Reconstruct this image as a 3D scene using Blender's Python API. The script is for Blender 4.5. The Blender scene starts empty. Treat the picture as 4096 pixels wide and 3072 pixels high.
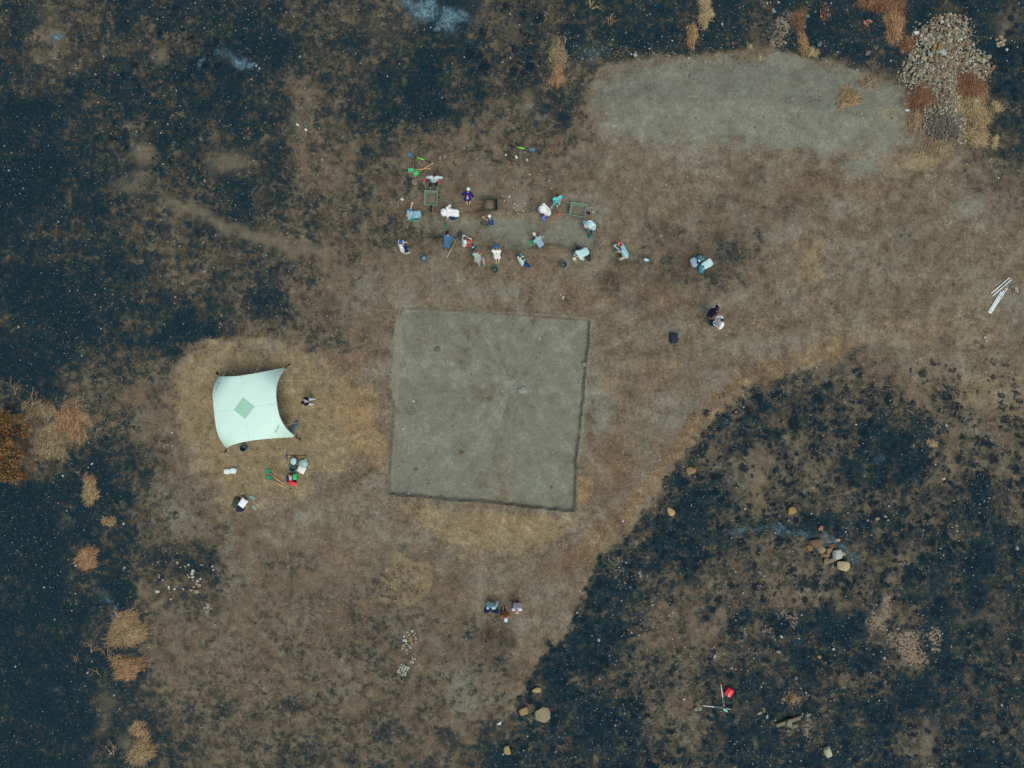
import bpy, bmesh, math, random
import numpy as np
from mathutils import Vector, Matrix, Quaternion

random.seed(7)
R = np.random.default_rng(11)
scene = bpy.context.scene
col = scene.collection

# ------------------------------------------------------------------ camera, sky, sun, exposure
CAM_H = 38.0            # drone height in metres, looking straight down
PPM = 76.0              # survey scale: photo pixels per metre of ground
cam_d = bpy.data.cameras.new('drone_camera')
cam_d.sensor_width = 36.0
cam_d.lens = 36.0 * CAM_H / (4096 / PPM)
cam_d.clip_start = 0.5
cam_d.clip_end = 2000
cam = bpy.data.objects.new('drone_camera', cam_d)
cam.location = (0, 0, CAM_H)
cam.rotation_euler = (0, 0, 0)
col.objects.link(cam)
scene.camera = cam

SUN_EL, SUN_AZ = math.radians(66), math.radians(150)
world = bpy.data.worlds.new('World')
scene.world = world
world.use_nodes = True
wn = world.node_tree
for n in list(wn.nodes):
    wn.nodes.remove(n)
wo = wn.nodes.new('ShaderNodeOutputWorld')
wb = wn.nodes.new('ShaderNodeBackground')
ws = wn.nodes.new('ShaderNodeTexSky')
ws.sky_type = 'NISHITA'
ws.sun_disc = False
ws.sun_elevation = SUN_EL
ws.sun_rotation = SUN_AZ
ws.air_density = 1.0
ws.dust_density = 3.0
ws.ozone_density = 1.0
wb.inputs['Strength'].default_value = 0.12
wn.links.new(ws.outputs[0], wb.inputs['Color'])
wn.links.new(wb.outputs[0], wo.inputs['Surface'])
sun_d = bpy.data.lights.new('sun', 'SUN')
sun_d.energy = 1.3
sun_d.angle = math.radians(30)
sun_d.color = (1.0, 0.95, 0.86)
sun = bpy.data.objects.new('sun', sun_d)
sun.rotation_euler = (math.pi / 2 - SUN_EL, 0, math.pi - SUN_AZ)
sun.location = (0, 0, 60)
col.objects.link(sun)
scene.view_settings.view_transform = 'Standard'
scene.view_settings.look = 'None'
scene.view_settings.exposure = 0.15
scene.view_settings.gamma = 1.0
scene.view_settings.use_curve_mapping = False
scene.cycles.max_bounces = 6
scene.cycles.use_denoising = False
ILL = np.array([0.966, 0.974, 1.062])   # linear brightness of a white ground under this light

# ------------------------------------------------------------------ helpers
def lin(c):
    c = np.array(c, float) / 255.0
    return np.where(c <= 0.04045, c / 12.92, ((c + 0.055) / 1.055) ** 2.4)
def alb(c, top=0.86):
    """surface colour that reads as sRGB colour c under this daylight"""
    return np.clip(lin(c) / ILL, 0.002, top)

def W(px, py, z=0.0):
    s = (CAM_H - z) / CAM_H / PPM
    return np.array([(px - 2048) * s, (1536 - py) * s, z])

class MB:
    def __init__(self):
        self.v = []; self.f = []; self.c = []; self.n = 0; self.m = []; self.mat_i = 0
    def add(self, v, f, c=None):
        v = np.asarray(v, float)
        self.v.append(v)
        for q in f:
            self.f.append(tuple(int(i) + self.n for i in q)); self.m.append(self.mat_i)
        if c is not None:
            self.c.append(np.tile(np.asarray(c, float), (len(v), 1)) if np.ndim(c) == 1 else np.asarray(c, float))
        self.n += len(v)
        return self
    def box(self, c, size, rot=None, bev=0.0, colr=None):
        sx, sy, sz = [s / 2 for s in size]
        b = min(bev, sx * .9, sy * .9, sz * .9)
        if b <= 0:
            v = np.array([(x, y, z) for x in (-sx, sx) for y in (-sy, sy) for z in (-sz, sz)])
            f = [(0,1,3,2),(4,6,7,5),(0,4,5,1),(2,3,7,6),(0,2,6,4),(1,5,7,3)]
        else:
            ring = []
            for k in range(4):
                cx = (sx - b) * (1 if k in (0, 3) else -1); cy = (sy - b) * (1 if k in (0, 1) else -1)
                for a in (0, 45, 90):
                    t = math.radians(k * 90 + a); ring.append((cx + b * math.cos(t), cy + b * math.sin(t), cx, cy))
            N = len(ring); v = []; f = []
            for (zz, sh) in ((-sz, b), (-sz + b, 0), (sz - b, 0), (sz, b)):
                for (x, y, cx, cy) in ring:
                    k = 1 - sh / b if sh else 1
                    v.append((cx + (x - cx) * (0.3 if sh else 1), cy + (y - cy) * (0.3 if sh else 1), zz))
            for r in range(3):
                for i in range(N):
                    j = (i + 1) % N
                    f.append((r*N+i, r*N+j, (r+1)*N+j, (r+1)*N+i))
            f.append(tuple(range(N))[::-1]); f.append(tuple(range(3*N, 4*N)))
            v = np.array(v)
        if rot is not None:
            v = v @ np.array(rot).T
        return self.add(v + np.asarray(c), f, colr)
    def tube(self, pts, rad, seg=8, colr=None, cap=True):
        pts = np.asarray(pts, float); n = len(pts)
        rad = np.full(n, rad, float) if np.ndim(rad) == 0 else np.asarray(rad, float)
        t = np.gradient(pts, axis=0); t /= (np.linalg.norm(t, axis=1, keepdims=True) + 1e-9)
        a = np.array([0, 0, 1.0]) if abs(t[0][2]) < .9 else np.array([1.0, 0, 0])
        V = []; nrm = np.cross(t[0], a); nrm /= np.linalg.norm(nrm)
        for i in range(n):
            nrm = nrm - t[i] * np.dot(nrm, t[i]); nrm /= (np.linalg.norm(nrm) + 1e-9)
            b = np.cross(t[i], nrm)
            th = np.arange(seg) * 2 * math.pi / seg
            V.append(pts[i] + rad[i] * (np.outer(np.cos(th), nrm) + np.outer(np.sin(th), b)))
        V = np.concatenate(V); F = []
        for i in range(n - 1):
            for k in range(seg):
                j = (k + 1) % seg
                F.append((i*seg+k, i*seg+j, (i+1)*seg+j, (i+1)*seg+k))
        if cap:
            F.append(tuple(range(seg))[::-1]); F.append(tuple(range((n-1)*seg, n*seg)))
        return self.add(V, F, colr)
    def capsule(self, p0, r0, p1, r1, seg=10):
        p0 = np.asarray(p0, float); p1 = np.asarray(p1, float)
        d = p1 - p0; L = np.linalg.norm(d)
        if L < 1e-4:
            d = np.array([0, 0, 1.0]); L = 1e-4; p1 = p0 + d * L
        d = d / L
        pts = []; rr = []
        for a in (-85, -60, -30, 0):
            t = math.radians(a); pts.append(p0 + d * r0 * math.sin(t)); rr.append(r0 * math.cos(t))
        for a in (0, 30, 60, 85):
            t = math.radians(a); pts.append(p1 + d * r1 * math.sin(t)); rr.append(r1 * math.cos(t))
        n = len(pts)
        a = np.array([0, 0, 1.0]) if abs(d[2]) < .9 else np.array([1.0, 0, 0])
        u = np.cross(d, a); u /= np.linalg.norm(u); w = np.cross(d, u)
        th = np.arange(seg) * 2 * math.pi / seg
        V = np.concatenate([pts[i] + rr[i] * (np.outer(np.cos(th), u) + np.outer(np.sin(th), w)) for i in range(n)])
        F = []
        for i in range(n - 1):
            for k in range(seg):
                j = (k + 1) % seg
                F.append((i*seg+k, (i+1)*seg+k, (i+1)*seg+j, i*seg+j))
        F.append(tuple(range(seg))); F.append(tuple(range((n-1)*seg, n*seg))[::-1])
        return self.add(V, F)
    def lathe(self, prof, seg=20, M=None, colr=None):
        th = np.arange(seg) * 2 * math.pi / seg
        V = np.concatenate([np.stack([r*np.cos(th), r*np.sin(th), np.full(seg, z)], 1) for r, z in prof])
        F = []
        for i in range(len(prof) - 1):
            for k in range(seg):
                j = (k + 1) % seg
                F.append((i*seg+k, i*seg+j, (i+1)*seg+j, (i+1)*seg+k))
        F.append(tuple(range(seg))[::-1]); F.append(tuple(range((len(prof)-1)*seg, len(prof)*seg)))
        if M is not None:
            V = V @ np.array(M[0]).T + np.asarray(M[1])
        return self.add(V, F, colr)
    def build(self, name, mat, parent=None, smooth=True, loc=None):
        me = bpy.data.meshes.new(name)
        v = np.concatenate(self.v)
        if loc is not None:
            v = v - np.asarray(loc)
        me.from_pydata(v.tolist(), [], self.f)
        for mm in (mat if isinstance(mat, (list, tuple)) else [mat]):
            me.materials.append(mm)
        if isinstance(mat, (list, tuple)):
            me.polygons.foreach_set('material_index', self.m)
        if self.c:
            c = np.concatenate(self.c)
            at = me.color_attributes.new('Col', 'FLOAT_COLOR', 'POINT')
            at.data.foreach_set('color', np.concatenate([c, np.ones((len(c), 1))], 1).ravel())
        if smooth:
            me.polygons.foreach_set('use_smooth', [True] * len(me.polygons))
        o = bpy.data.objects.new(name, me); col.objects.link(o)
        if loc is not None:
            o.location = [float(q) for q in loc]
        if parent is not None:
            o.parent = parent
        return o

def tag(o, label=None, cat=None, group=None, kind=None):
    if label: o['label'] = label
    if cat: o['category'] = cat
    if group: o['group'] = group
    if kind: o['kind'] = kind
    return o
def empty(name, loc, label, cat, group=None):
    o = bpy.data.objects.new(name, None); col.objects.link(o)
    o.location = [float(q) for q in loc]; o.empty_display_size = .2
    return tag(o, label, cat, group)
def part(mb, name, mat, root, smooth=True):
    """mesh built in world coordinates, parented to a root Empty standing at its own place"""
    o = mb.build(name, mat, root, smooth)
    p = root
    off = Vector((0, 0, 0))
    while p is not None:
        off += p.location; p = p.parent
    o.location = -off
    return o
def rotz(a):
    c, s = math.cos(a), math.sin(a)
    return np.array([[c, -s, 0], [s, c, 0], [0, 0, 1.0]])

# ---- materials
_mc = {}
def nt(m):
    m.use_nodes = True
    t = m.node_tree
    for n in list(t.nodes): t.nodes.remove(n)
    o = t.nodes.new('ShaderNodeOutputMaterial'); b = t.nodes.new('ShaderNodeBsdfPrincipled')
    t.links.new(b.outputs[0], o.inputs['Surface'])
    return t, b
def mat(name, rgb, rough=.85, amt=.12, scale=9.0, spec=.25, bump=0.0, top=.86, metal=0.0):
    k = (name, tuple(rgb), rough, amt, scale, metal)
    if k in _mc: return _mc[k]
    m = bpy.data.materials.new(name); t, b = nt(m); N = t.nodes; Lk = t.links
    base = alb(rgb, top)
    tc = N.new('ShaderNodeTexCoord'); no = N.new('ShaderNodeTexNoise')
    no.inputs['Scale'].default_value = scale; no.inputs['Detail'].default_value = 4
    Lk.new(tc.outputs['Object'], no.inputs['Vector'])
    mx = N.new('ShaderNodeMix'); mx.data_type = 'RGBA'
    mx.inputs[6].default_value = (*np.clip(base * (1 - amt), 0, 1), 1)
    mx.inputs[7].default_value = (*np.clip(base * (1 + amt), 0, .9), 1)
    Lk.new(no.outputs['Fac'], mx.inputs[0]); Lk.new(mx.outputs[2], b.inputs['Base Color'])
    b.inputs['Roughness'].default_value = rough; b.inputs['Metallic'].default_value = metal
    b.inputs['Specular IOR Level'].default_value = spec
    if bump:
        bp = N.new('ShaderNodeBump'); bp.inputs['Strength'].default_value = bump; bp.inputs['Distance'].default_value = .02
        Lk.new(no.outputs['Fac'], bp.inputs['Height']); Lk.new(bp.outputs[0], b.inputs['Normal'])
    _mc[k] = m
    return m
def attr_mat(name, rough=.9, amt=.25, scale=14.0, bump=.3):
    m = bpy.data.materials.new(name); t, b = nt(m); N = t.nodes; Lk = t.links
    at = N.new('ShaderNodeAttribute'); at.attribute_name = 'Col'
    tc = N.new('ShaderNodeTexCoord'); no = N.new('ShaderNodeTexNoise')
    no.inputs['Scale'].default_value = scale; no.inputs['Detail'].default_value = 5
    Lk.new(tc.outputs['Object'], no.inputs['Vector'])
    mr = N.new('ShaderNodeMapRange'); mr.inputs[1].default_value = .25; mr.inputs[2].default_value = .75
    mr.inputs[3].default_value = 1 - amt; mr.inputs[4].default_value = 1 + amt
    Lk.new(no.outputs['Fac'], mr.inputs[0])
    mx = N.new('ShaderNodeMix'); mx.data_type = 'RGBA'; mx.blend_type = 'MULTIPLY'; mx.inputs[0].default_value = 1
    Lk.new(at.outputs['Color'], mx.inputs[6]); Lk.new(mr.outputs[0], mx.inputs[7])
    Lk.new(mx.outputs[2], b.inputs['Base Color'])
    b.inputs['Roughness'].default_value = rough; b.inputs['Specular IOR Level'].default_value = .2
    if bump:
        bp = N.new('ShaderNodeBump'); bp.inputs['Strength'].default_value = bump; bp.inputs['Distance'].default_value = .02
        Lk.new(no.outputs['Fac'], bp.inputs['Height']); Lk.new(bp.outputs[0], b.inputs['Normal'])
    return m
STONE = attr_mat('weathered_stone')
BLADE = attr_mat('dry_grass_blades', amt=.3, scale=3.0, bump=0)

# ---- noise on the ground plane
def vnoise(x, y, s, seed):
    x = np.asarray(x) * s + seed * 17.31; y = np.asarray(y) * s + seed * 9.77
    xi = np.floor(x).astype(np.int64); yi = np.floor(y).astype(np.int64)
    fx = x - xi; fy = y - yi
    fx = fx*fx*fx*(fx*(fx*6-15)+10); fy = fy*fy*fy*(fy*(fy*6-15)+10)
    def h(a, b):
        n = (a * 374761393 + b * 668265263 + seed * 1442695041) & 0xffffffff
        n = ((n ^ (n >> 13)) * 1274126177) & 0xffffffff
        return ((n ^ (n >> 16)) & 0xffff) / 65535.0
    return (h(xi,yi)*(1-fx)+h(xi+1,yi)*fx)*(1-fy) + (h(xi,yi+1)*(1-fx)+h(xi+1,yi+1)*fx)*fy
def fbm(x, y, s, seed, o=4):
    r = 0; a = .5; t = 0
    for i in range(o):
        r = r + a * vnoise(x, y, s * 2.03**i, seed + i * 7); t += a; a *= .55
    return r / t
def sstep(a, b, x):
    t = np.clip((x - a) / (b - a), 0, 1); return t * t * (3 - 2 * t)
def sdf_poly(px, py, poly):
    """signed distance (inside negative) in photo pixels"""
    P = np.asarray(poly, float); d = np.full(np.shape(px), 1e12); s = np.ones(np.shape(px), bool)
    n = len(P); j = n - 1; ins = np.zeros(np.shape(px), bool)
    for i in range(n):
        ax, ay = P[j]; bx, by = P[i]
        ex, ey = bx - ax, by - ay
        wx, wy = px - ax, py - ay
        t = np.clip((wx*ex + wy*ey) / (ex*ex + ey*ey + 1e-9), 0, 1)
        d = np.minimum(d, (wx - ex*t)**2 + (wy - ey*t)**2)
        c = ((ay > py) != (by > py)) & (px < (bx - ax) * (py - ay) / (by - ay + 1e-12) + ax)
        ins ^= c; j = i
    d = np.sqrt(d)
    return np.where(ins, -d, d)
def d_line(px, py, pts):
    P = np.asarray(pts, float); d = np.full(np.shape(px), 1e12)
    for i in range(len(P) - 1):
        ax, ay = P[i]; ex, ey = P[i+1] - P[i]
        wx, wy = px - ax, py - ay
        t = np.clip((wx*ex + wy*ey) / (ex*ex + ey*ey + 1e-9), 0, 1)
        d = np.minimum(d, (wx - ex*t)**2 + (wy - ey*t)**2)
    return np.sqrt(d)
# ------------------------------------------------------------------ the ground: survey of the burnt, bare, straw and dug areas
VS = 1.8517     # survey sheet units to photo pixels
BURN_ROWS = [   # 24 rows x 32 columns of how charred the ground is, 0..9
 "74477767754558845677768578777786",
 "54455578865568765677768678877378",
 "75667778745688746530000000234147",
 "87656667635678534710000000000036",
 "88775656633553223310000000000025",
 "99865555632332111110000100000023",
 "98764367643321000000000011000001",
 "87764454323332000000213100001000",
 "88786455631100000000223100000000",
 "78877755621000000000000000000000",
 "78867883223100000000100000000000",
 "99453331000000000000000013320000",
 "66432100000000000000002665451410",
 "22351100000000000000025544576422",
 "25765200000000000000043133687333",
 "98784210000000000000297143344574",
 "99874121000000000001785678876466",
 "89785561110011000028774323636887",
 "89662551111121000068333322337865",
 "98753211112221110286333688844876",
 "99853222222322232785323566764866",
 "88863232222222125865434666668667",
 "79957344333333135787436765685756",
 "89856533343333477578546767764576",
]
BG = np.array([[int(c) for c in r] for r in BURN_ROWS], float) / 9.0

PIT = [(1600,1229),(1800,1236),(2100,1258),(2345,1276),(2361,1284),(2358,1360),(2346,1440),(2338,1560),(2327,1668),(2319,1750),
       (2308,1831),(2303,1950),(2298,2048),(2200,2040),(2097,2026),(1960,2012),(1825,2004),(1690,1990),(1551,1980),(1554,1900),(1557,1831),(1566,1700),(1570,1614),(1576,1451),(1581,1343)]
TRENCH = [(1612,868),(1700,872),(1800,872),(2000,874),(2230,872),(2388,884),(2384,940),(2376,1003),(2290,1000),(2210,978),(2110,995),(2030,1004),(1960,968),(1800,953),(1612,946)]
HEAP = [(2335,389),(2381,278),(2437,250),(2566,231),(2696,222),(2881,199),(2995,185),(3060,178),(3187,213),(3252,231),(3344,241),(3437,268),(3529,305),(3622,342),
        (3640,444),(3645,560),(3600,650),(3440,705),(3200,690),(2950,640),(2700,625),(2500,600),(2420,590),(2380,520),(2345,450)]
PATHIN = [(-3000,-3000),(6000,-3000),(6000,900),(3500,1330),(3333,1454),(3185,1482),(3037,1537),(2889,1648),(2759,1796),(2667,1926),(2630,2018),(2537,2111),(2389,2241),(2361,2315),
          (2315,2444),(2270,2530),(2180,2590),(2120,2680),(2100,2760),(2050,2850),(1960,3000),(1900,3400),(-3000,3400)]
LAWN = [(740,1407),(889,1361),(1037,1352),(1185,1380),(1278,1407),(1300,1480),(1420,1560),(1500,1640),(1537,1740),(1500,1833),(1407,1870),(1340,1880),(1278,1900),
        (1240,1985),(1111,2020),(1000,2060),(940,2060),(815,1926),(760,1880),(741,1815),(685,1704),(690,1560),(700,1470)]
SOUTHSTRAW = [(1540,2010),(1700,2015),(2000,2040),(2296,2062),(2300,2100),(2240,2150),(2130,2222),(1950,2215),(1800,2180),(1660,2100)]
STRAWPATCH = [(1537,2300),(1600,2222),(1741,2270),(1745,2340),(1725,2390),(1648,2435),(1537,2440),(1520,2380)]
ROCKS = [(3716,109),(3747,70),(3793,55),(3847,62),(3862,120),(3886,174),(3928,228),(3970,271),(3924,317),(3847,290),(3839,367),(3847,425),(3866,502),(3847,579),(3770,568),
         (3693,521),(3693,456),(3739,386),(3724,355),(3662,352),(3589,317),(3627,251),(3654,186),(3662,128)]

def blobs(px, py, lst):
    """soft ellipses (cx, cy, rx, ry, strength[, degrees]) in photo pixels"""
    r = np.zeros(np.shape(px))
    for b in lst:
        cx, cy, rx, ry, a = b[:5]; t = math.radians(b[5]) if len(b) > 5 else 0
        dx, dy = px - cx, py - cy
        u = (dx*math.cos(t) + dy*math.sin(t)) / rx; v = (-dx*math.sin(t) + dy*math.cos(t)) / ry
        r = np.maximum(r, a * np.exp(-(u*u + v*v) * .9))
    return r
def vb(lst):
    return [(b[0]*VS, b[1]*VS, b[2]*VS, b[3]*VS) + tuple(b[4:]) for b in lst]

def survey(x, y):
    """x, y world metres -> dict of masks and height"""
    px0 = x * PPM + 2048; py0 = 1536 - y * PPM
    wx = (fbm(x, y, .9, 3) - .5); wy = (fbm(x, y, .9, 5) - .5)
    wx2 = (fbm(x, y, 4, 8, 3) - .5); wy2 = (fbm(x, y, 4, 9, 3) - .5)
    px = px0 + wx * 70 + wx2 * 26; py = py0 + wy * 70 + wy2 * 26
    qx = px0 + wx2 * 12; qy = py0 + wy2 * 12          # barely disturbed
    gx = np.clip(px / 128 - .5, 0, 30.999); gy = np.clip(py / 128 - .5, 0, 22.999)
    ix = gx.astype(int); iy = gy.astype(int); fx = sstep(0, 1, gx - ix); fy = sstep(0, 1, gy - iy)
    burn = (BG[iy, ix]*(1-fx) + BG[iy, ix+1]*fx)*(1-fy) + (BG[iy+1, ix]*(1-fx) + BG[iy+1, ix+1]*fx)*fy
    burn = burn + (fbm(x, y, .55, 21) - .5) * .42 * sstep(.02, .3, burn)
    # crisp limits of the fire
    dpath = sdf_poly(px0 + wx*40 + wx2*46, py0 + wy*40 + wy2*46, PATHIN)
    inside = dpath < 0
    region = (px0 > 1900) & (py0 > 1330)
    edge = sstep(-22, 26, dpath)
    near = np.exp(-np.maximum(dpath, 0) / 95.0)
    burn = np.where(region, np.where(dpath > -200, burn, burn), burn)
    seedge = sstep(2000, 2080, px0) * sstep(1230, 1330, py0)
    near = near * (1 - sstep(2950, 3350, px0 + wx*80))
    spotw = sstep(1330, 1640, py0 + wx*160)
    burn = burn * (1 - seedge) + seedge * np.maximum(burn * edge, edge * near * .88)
    lb = sdf_poly(px, py, [(-900,1935),(185,1926),(315,1850),(444,1778),(537,1870),(545,2000),(537,2093),(574,2204),(556,2333),(574,2463),(600,2630),(615,2740),(640,2890),(680,3080),(700,3500),(-900,3500)])
    burn = np.maximum(burn, (.62 + .5 * (fbm(x, y, .5, 101, 4) - .35)) * (1 - sstep(-45, 12, lb)))
    burn = np.maximum(burn, blobs(px, py, [(770,2270,95,70,.8),(850,2215,45,50,.8),(700,2240,50,40,.5),(1640,1130,1,1,0)]))
    dheap = sdf_poly(qx + wx*16, qy + wy*16, HEAP)
    burn = burn * sstep(-20, 8, dheap)
    dlawn = sdf_poly(px, py, LAWN)
    burn = burn * (1 - .95 * (1 - sstep(-15, 20, dlawn)))
    # dug areas
    dp = sdf_poly(px0 + wx2 * 9, py0 + wy2 * 9, PIT)
    dt = sdf_poly(px0 + wx2 * 14, py0 + wy2 * 14, TRENCH)
    pit = 1 - sstep(-4, 3, dp); tr = 1 - sstep(-10, 8, dt)
    heap = 1 - sstep(-110, 22, dheap + (fbm(x, y, .5, 81) - .5) * 130)
    heapb = blobs(px, py, [(2900,420,560,170,.9,4),(3350,480,250,160,.9),(2550,470,180,120,.8)])
    heap = heap * np.clip(.5 + 1.5 * (fbm(x, y*1.6, .55, 83, 5) - .25), 0, 1) * np.clip(1.15 - sstep(540, 720, py), 0, 1)
    heap = np.maximum(heap, .9*blobs(px, py, [(2560,520,60,70,1),(2500,460,60,60,.7),(2660,560,160,30,.8,8),(2930,300,130,55,1),(3280,560,240,60,.9),(3100,470,90,40,.7),(3450,660,120,60,.8),(3220,240,120,40,.7),(3540,520,90,110,.8)]) * np.clip(.35 + 1.3*fbm(x, y, .8, 85, 5), .3, 1))
    grey = np.maximum.reduce([heap, blobs(px, py, vb([
        (1050,625,200,28,.45),(800,640,60,60,.3),(1300,880,32,70,.75),(1000,1490,45,70,.75),(1120,1345,70,60,.4),(355,1095,45,70,.5),
        (1480,900,22,70,.6,35),(1560,830,60,14,.5,-35),(960,600,110,30,.4),(1900,740,80,40,.35),(1190,455,140,60,.35),(2180,700,40,90,.4),
        (480,790,40,20,.4),(540,760,30,20,.45),(620,820,25,60,.45),(1290,720,60,90,.3),(1680,480,200,60,.25),(800,440,60,40,.2),(1230,240,60,40,.3),
        (2180,450,80,80,.3)]))])
    straw = np.maximum.reduce([.8 * (1 - sstep(-75, 55, dlawn + (fbm(x, y, .7, 97) - .5) * 120)), .85 * (1 - sstep(-55, 30, sdf_poly(px, qy, SOUTHSTRAW))) * sstep(0, 18, dp),
        .95 * (1 - sstep(-18, 12, sdf_poly(px, py, STRAWPATCH))), .42 * np.exp(-(d_line(px, py, [(2430,2180),(2560,2020),(2680,1850),(2830,1690),(3000,1540),(3200,1420),(3500,1330),(4000,1300)])/60)**2), blobs(px, py, vb([
        (1745,560,40,70,.6),(1930,880,60,22,.6),(2110,850,110,45,.6),(1870,840,60,25,.55),(2050,720,40,40,.3),(2110,660,50,30,.5),(1990,345,60,28,.8),
        (1930,355,40,28,.5),(1900,250,40,20,.5,-40),(1000,1190,90,20,.4),(1150,1150,90,20,.4),(1860,330,60,25,.35),(1180,1130,80,30,.6),
        (870,1010,40,60,.35),(1800,700,60,30,.25),(1640,700,30,20,.3)]))])
    gold = np.maximum(blobs(px, py, vb([
        (770,890,55,70,.9),(800,960,55,45,.75),(720,800,50,35,.4),(1258,1062,17,40,1.0),(1080,1130,90,14,.55),(180,915,60,45,.85),(110,950,50,50,.7),(60,900,50,30,.5),
        (1320,840,25,40,.45),(1760,545,25,50,.4),(900,1100,50,20,.3),(30,930,50,60,.5)])), 0) * sstep(-2, 12, dp)
    dband = d_line(px, py, [(v[0]*VS, v[1]*VS) for v in [(1235,1215),(1330,1130),(1385,1080),(1432,1000),(1490,925),(1560,855),(1650,800),(1760,765),(1850,755)]])
    rust = np.maximum.reduce([.85 * np.exp(-(dband/50)**2), blobs(px, py, vb([
        (840,620,45,35,.35),(760,770,55,60,.6),(750,830,30,50,.6),(720,480,90,40,.55),(640,450,60,40,.4),(1180,300,40,28,.9),(1213,140,25,60,.7),
        (1330,1000,70,70,.7),(1290,990,30,60,.6),(1420,800,70,60,.45),(1240,620,120,50,.35),(1130,600,90,30,.4),(1300,660,60,60,.5),(860,590,60,30,.4),
        (600,770,120,30,.35),(230,800,60,30,.5),(160,750,60,30,.4),(300,870,60,60,.35),(280,820,50,40,.5),(760,1190,90,60,.4),(640,1180,80,50,.35),(580,1150,60,30,.4),
        (330,1185,60,20,.7),(1180,1240,80,40,.45),(980,1280,60,50,.4),(780,1330,60,70,.4),(560,1250,60,60,.3),(1500,620,50,40,.4),(1430,640,60,30,.5),
        (1730,400,200,20,.4),(1900,400,150,25,.3),(2060,620,50,60,.35),(1500,430,90,30,.35),(1180,560,60,30,.4),(960,420,60,50,.3),(1730,20,14,40,.9),(1920,30,30,60,.9),
        (1000,440,200,20,.3),(650,360,50,60,.35),(620,610,60,40,.3),(460,600,40,20,.25)]))])
    dark = blobs(px, py, vb([
        (1345,560,50,28,.6),(1500,560,75,50,.75),(1550,545,40,50,.6),(1320,610,35,30,.8),(1400,610,50,25,.7),(1370,650,40,25,.5),(1420,690,25,35,.5),
        (1560,440,100,22,.5),(1630,455,40,15,.5),(710,665,40,35,.7),(690,640,25,20,.5),(1065,1375,50,38,1.0),(1110,1440,40,40,.6),(1010,1400,50,40,.4),(630,1245,60,25,.4),
        (760,1325,40,60,.5),(730,1255,40,18,.5),(560,1480,60,30,.3),(1450,735,30,30,.4),(1680,470,30,20,.4),(1900,620,70,50,.25),(1270,930,16,50,.55),(1280,860,10,30,.5),
        (700,1420,60,50,.35),(860,1550,80,40,.35),(640,1570,90,40,.35),(500,1440,50,50,.25),(1700,430,60,12,.5),(1640,385,25,14,.6),(1580,545,60,60,.45),
        (640,410,50,40,.45),(690,430,40,20,.4),(560,450,50,40,.35),(1000,455,230,5,.6),(1160,458,60,5,.6),(800,340,60,40,.3),(870,330,50,50,.25),
        (2180,380,60,60,.5),(2000,380,120,18,.35),(160,870,50,10,.7),(205,905,14,25,1.0),(225,945,12,25,1.0),(240,980,12,15,.7)]))
    ash = blobs(px, py, [(1700,40,62,50,1.0),(1640,10,60,20,.8),(1812,85,48,50,1.0),(1760,110,20,25,.6),(960,235,60,32,.65,20),(1000,245,22,14,.9),(890,200,40,24,.4),(213,145,24,30,.6),(806,268,16,24,.5),
        (300,300,26,10,.35),(520,270,30,12,.3),(3505,1835,34,30,.5),(3070,2600,40,20,.25),(3180,2560,40,30,.25),(3640,1930,40,20,.3),(2420,2620,26,14,.2),(2370,220,60,60,.35,30),(3150,60,25,25,.35),(2120,420,60,20,.25)])
    dl2 = d_line(px, py, [(2930,2125),(3060,2118),(3170,2130),(3280,2165),(3360,2200),(3430,2250)])
    ash = np.maximum(ash, .46 * np.exp(-(dl2/20)**2) * (.5 + 1.0*fbm(x, y, 2.2, 88, 3)))
    dl3 = d_line(px, py, [(395,2370),(440,2420),(470,2470),(500,2480)])
    ash = np.maximum(ash, .4 * np.exp(-(dl3/22)**2))
    pale = np.maximum.reduce([blobs(px, py, [(648,231,42,32,.75),(518,500,45,14,.7,40),(530,560,14,50,.6),(574,611,42,55,.8),(926,657,85,50,.7),(546,735,95,45,.55),
        (2117,400,32,48,.85),(2170,470,40,18,.6),(4039,83,60,60,.6),(3603,2230,48,45,.8),(3011,1880,110,60,.5),(2990,1960,80,60,.45),(3705,2943,42,60,.75),(3020,2990,28,50,.55),
        (3420,2080,60,30,.3),(1190,500,45,40,.6),(1230,430,70,40,.3),(180,60,80,40,.4),(250,250,110,60,.3),(1520,120,80,60,.3),(1900,70,70,80,.35),(2080,120,60,80,.35),
        (270,2090,50,30,.35),(430,2800,60,60,.4),(420,2860,30,90,.4),(500,2990,30,30,.7),(240,2740,30,20,.4),(480,2480,30,30,.3),(2310,2730,26,22,.75),(2590,2740,20,16,.6),
        (3560,2420,40,70,.6),(3660,2180,50,30,.3),(3860,2480,60,30,.45),(3980,2480,60,50,.4),(3900,2800,30,60,.4),(3000,2820,120,60,.25)]),
        .7 * np.exp(-(d_line(px, py, [(690,800),(780,850),(900,905),(1100,965),(1290,1020)]) / 30)**2)])
    # burnt tussock stubs
    spot = np.maximum.reduce([seedge * edge * np.clip(.25 + .75 * sstep(2500, 3300, px0), 0, 1) * .75, blobs(px, py, [(4040,230,90,150,1.0),(4050,80,70,60,.8),(3900,60,60,60,.4),
        (2100,180,120,120,.6),(2050,60,100,60,.6),(3100,1640,250,80,.8),(3300,1720,300,120,.9),(3700,1900,250,200,.5),(700,250,300,200,.35),(600,560,200,150,.45),(1950,200,120,100,.5),
        (3700,2300,350,150,.9),(3900,2700,200,350,.9)])])
    spot = np.maximum(spot * np.where(px0 > 2050, np.where(py0 > 1200, spotw, 1), 1), seedge * spotw * np.clip(burn * 1.2, 0, 1) * .9)
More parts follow.
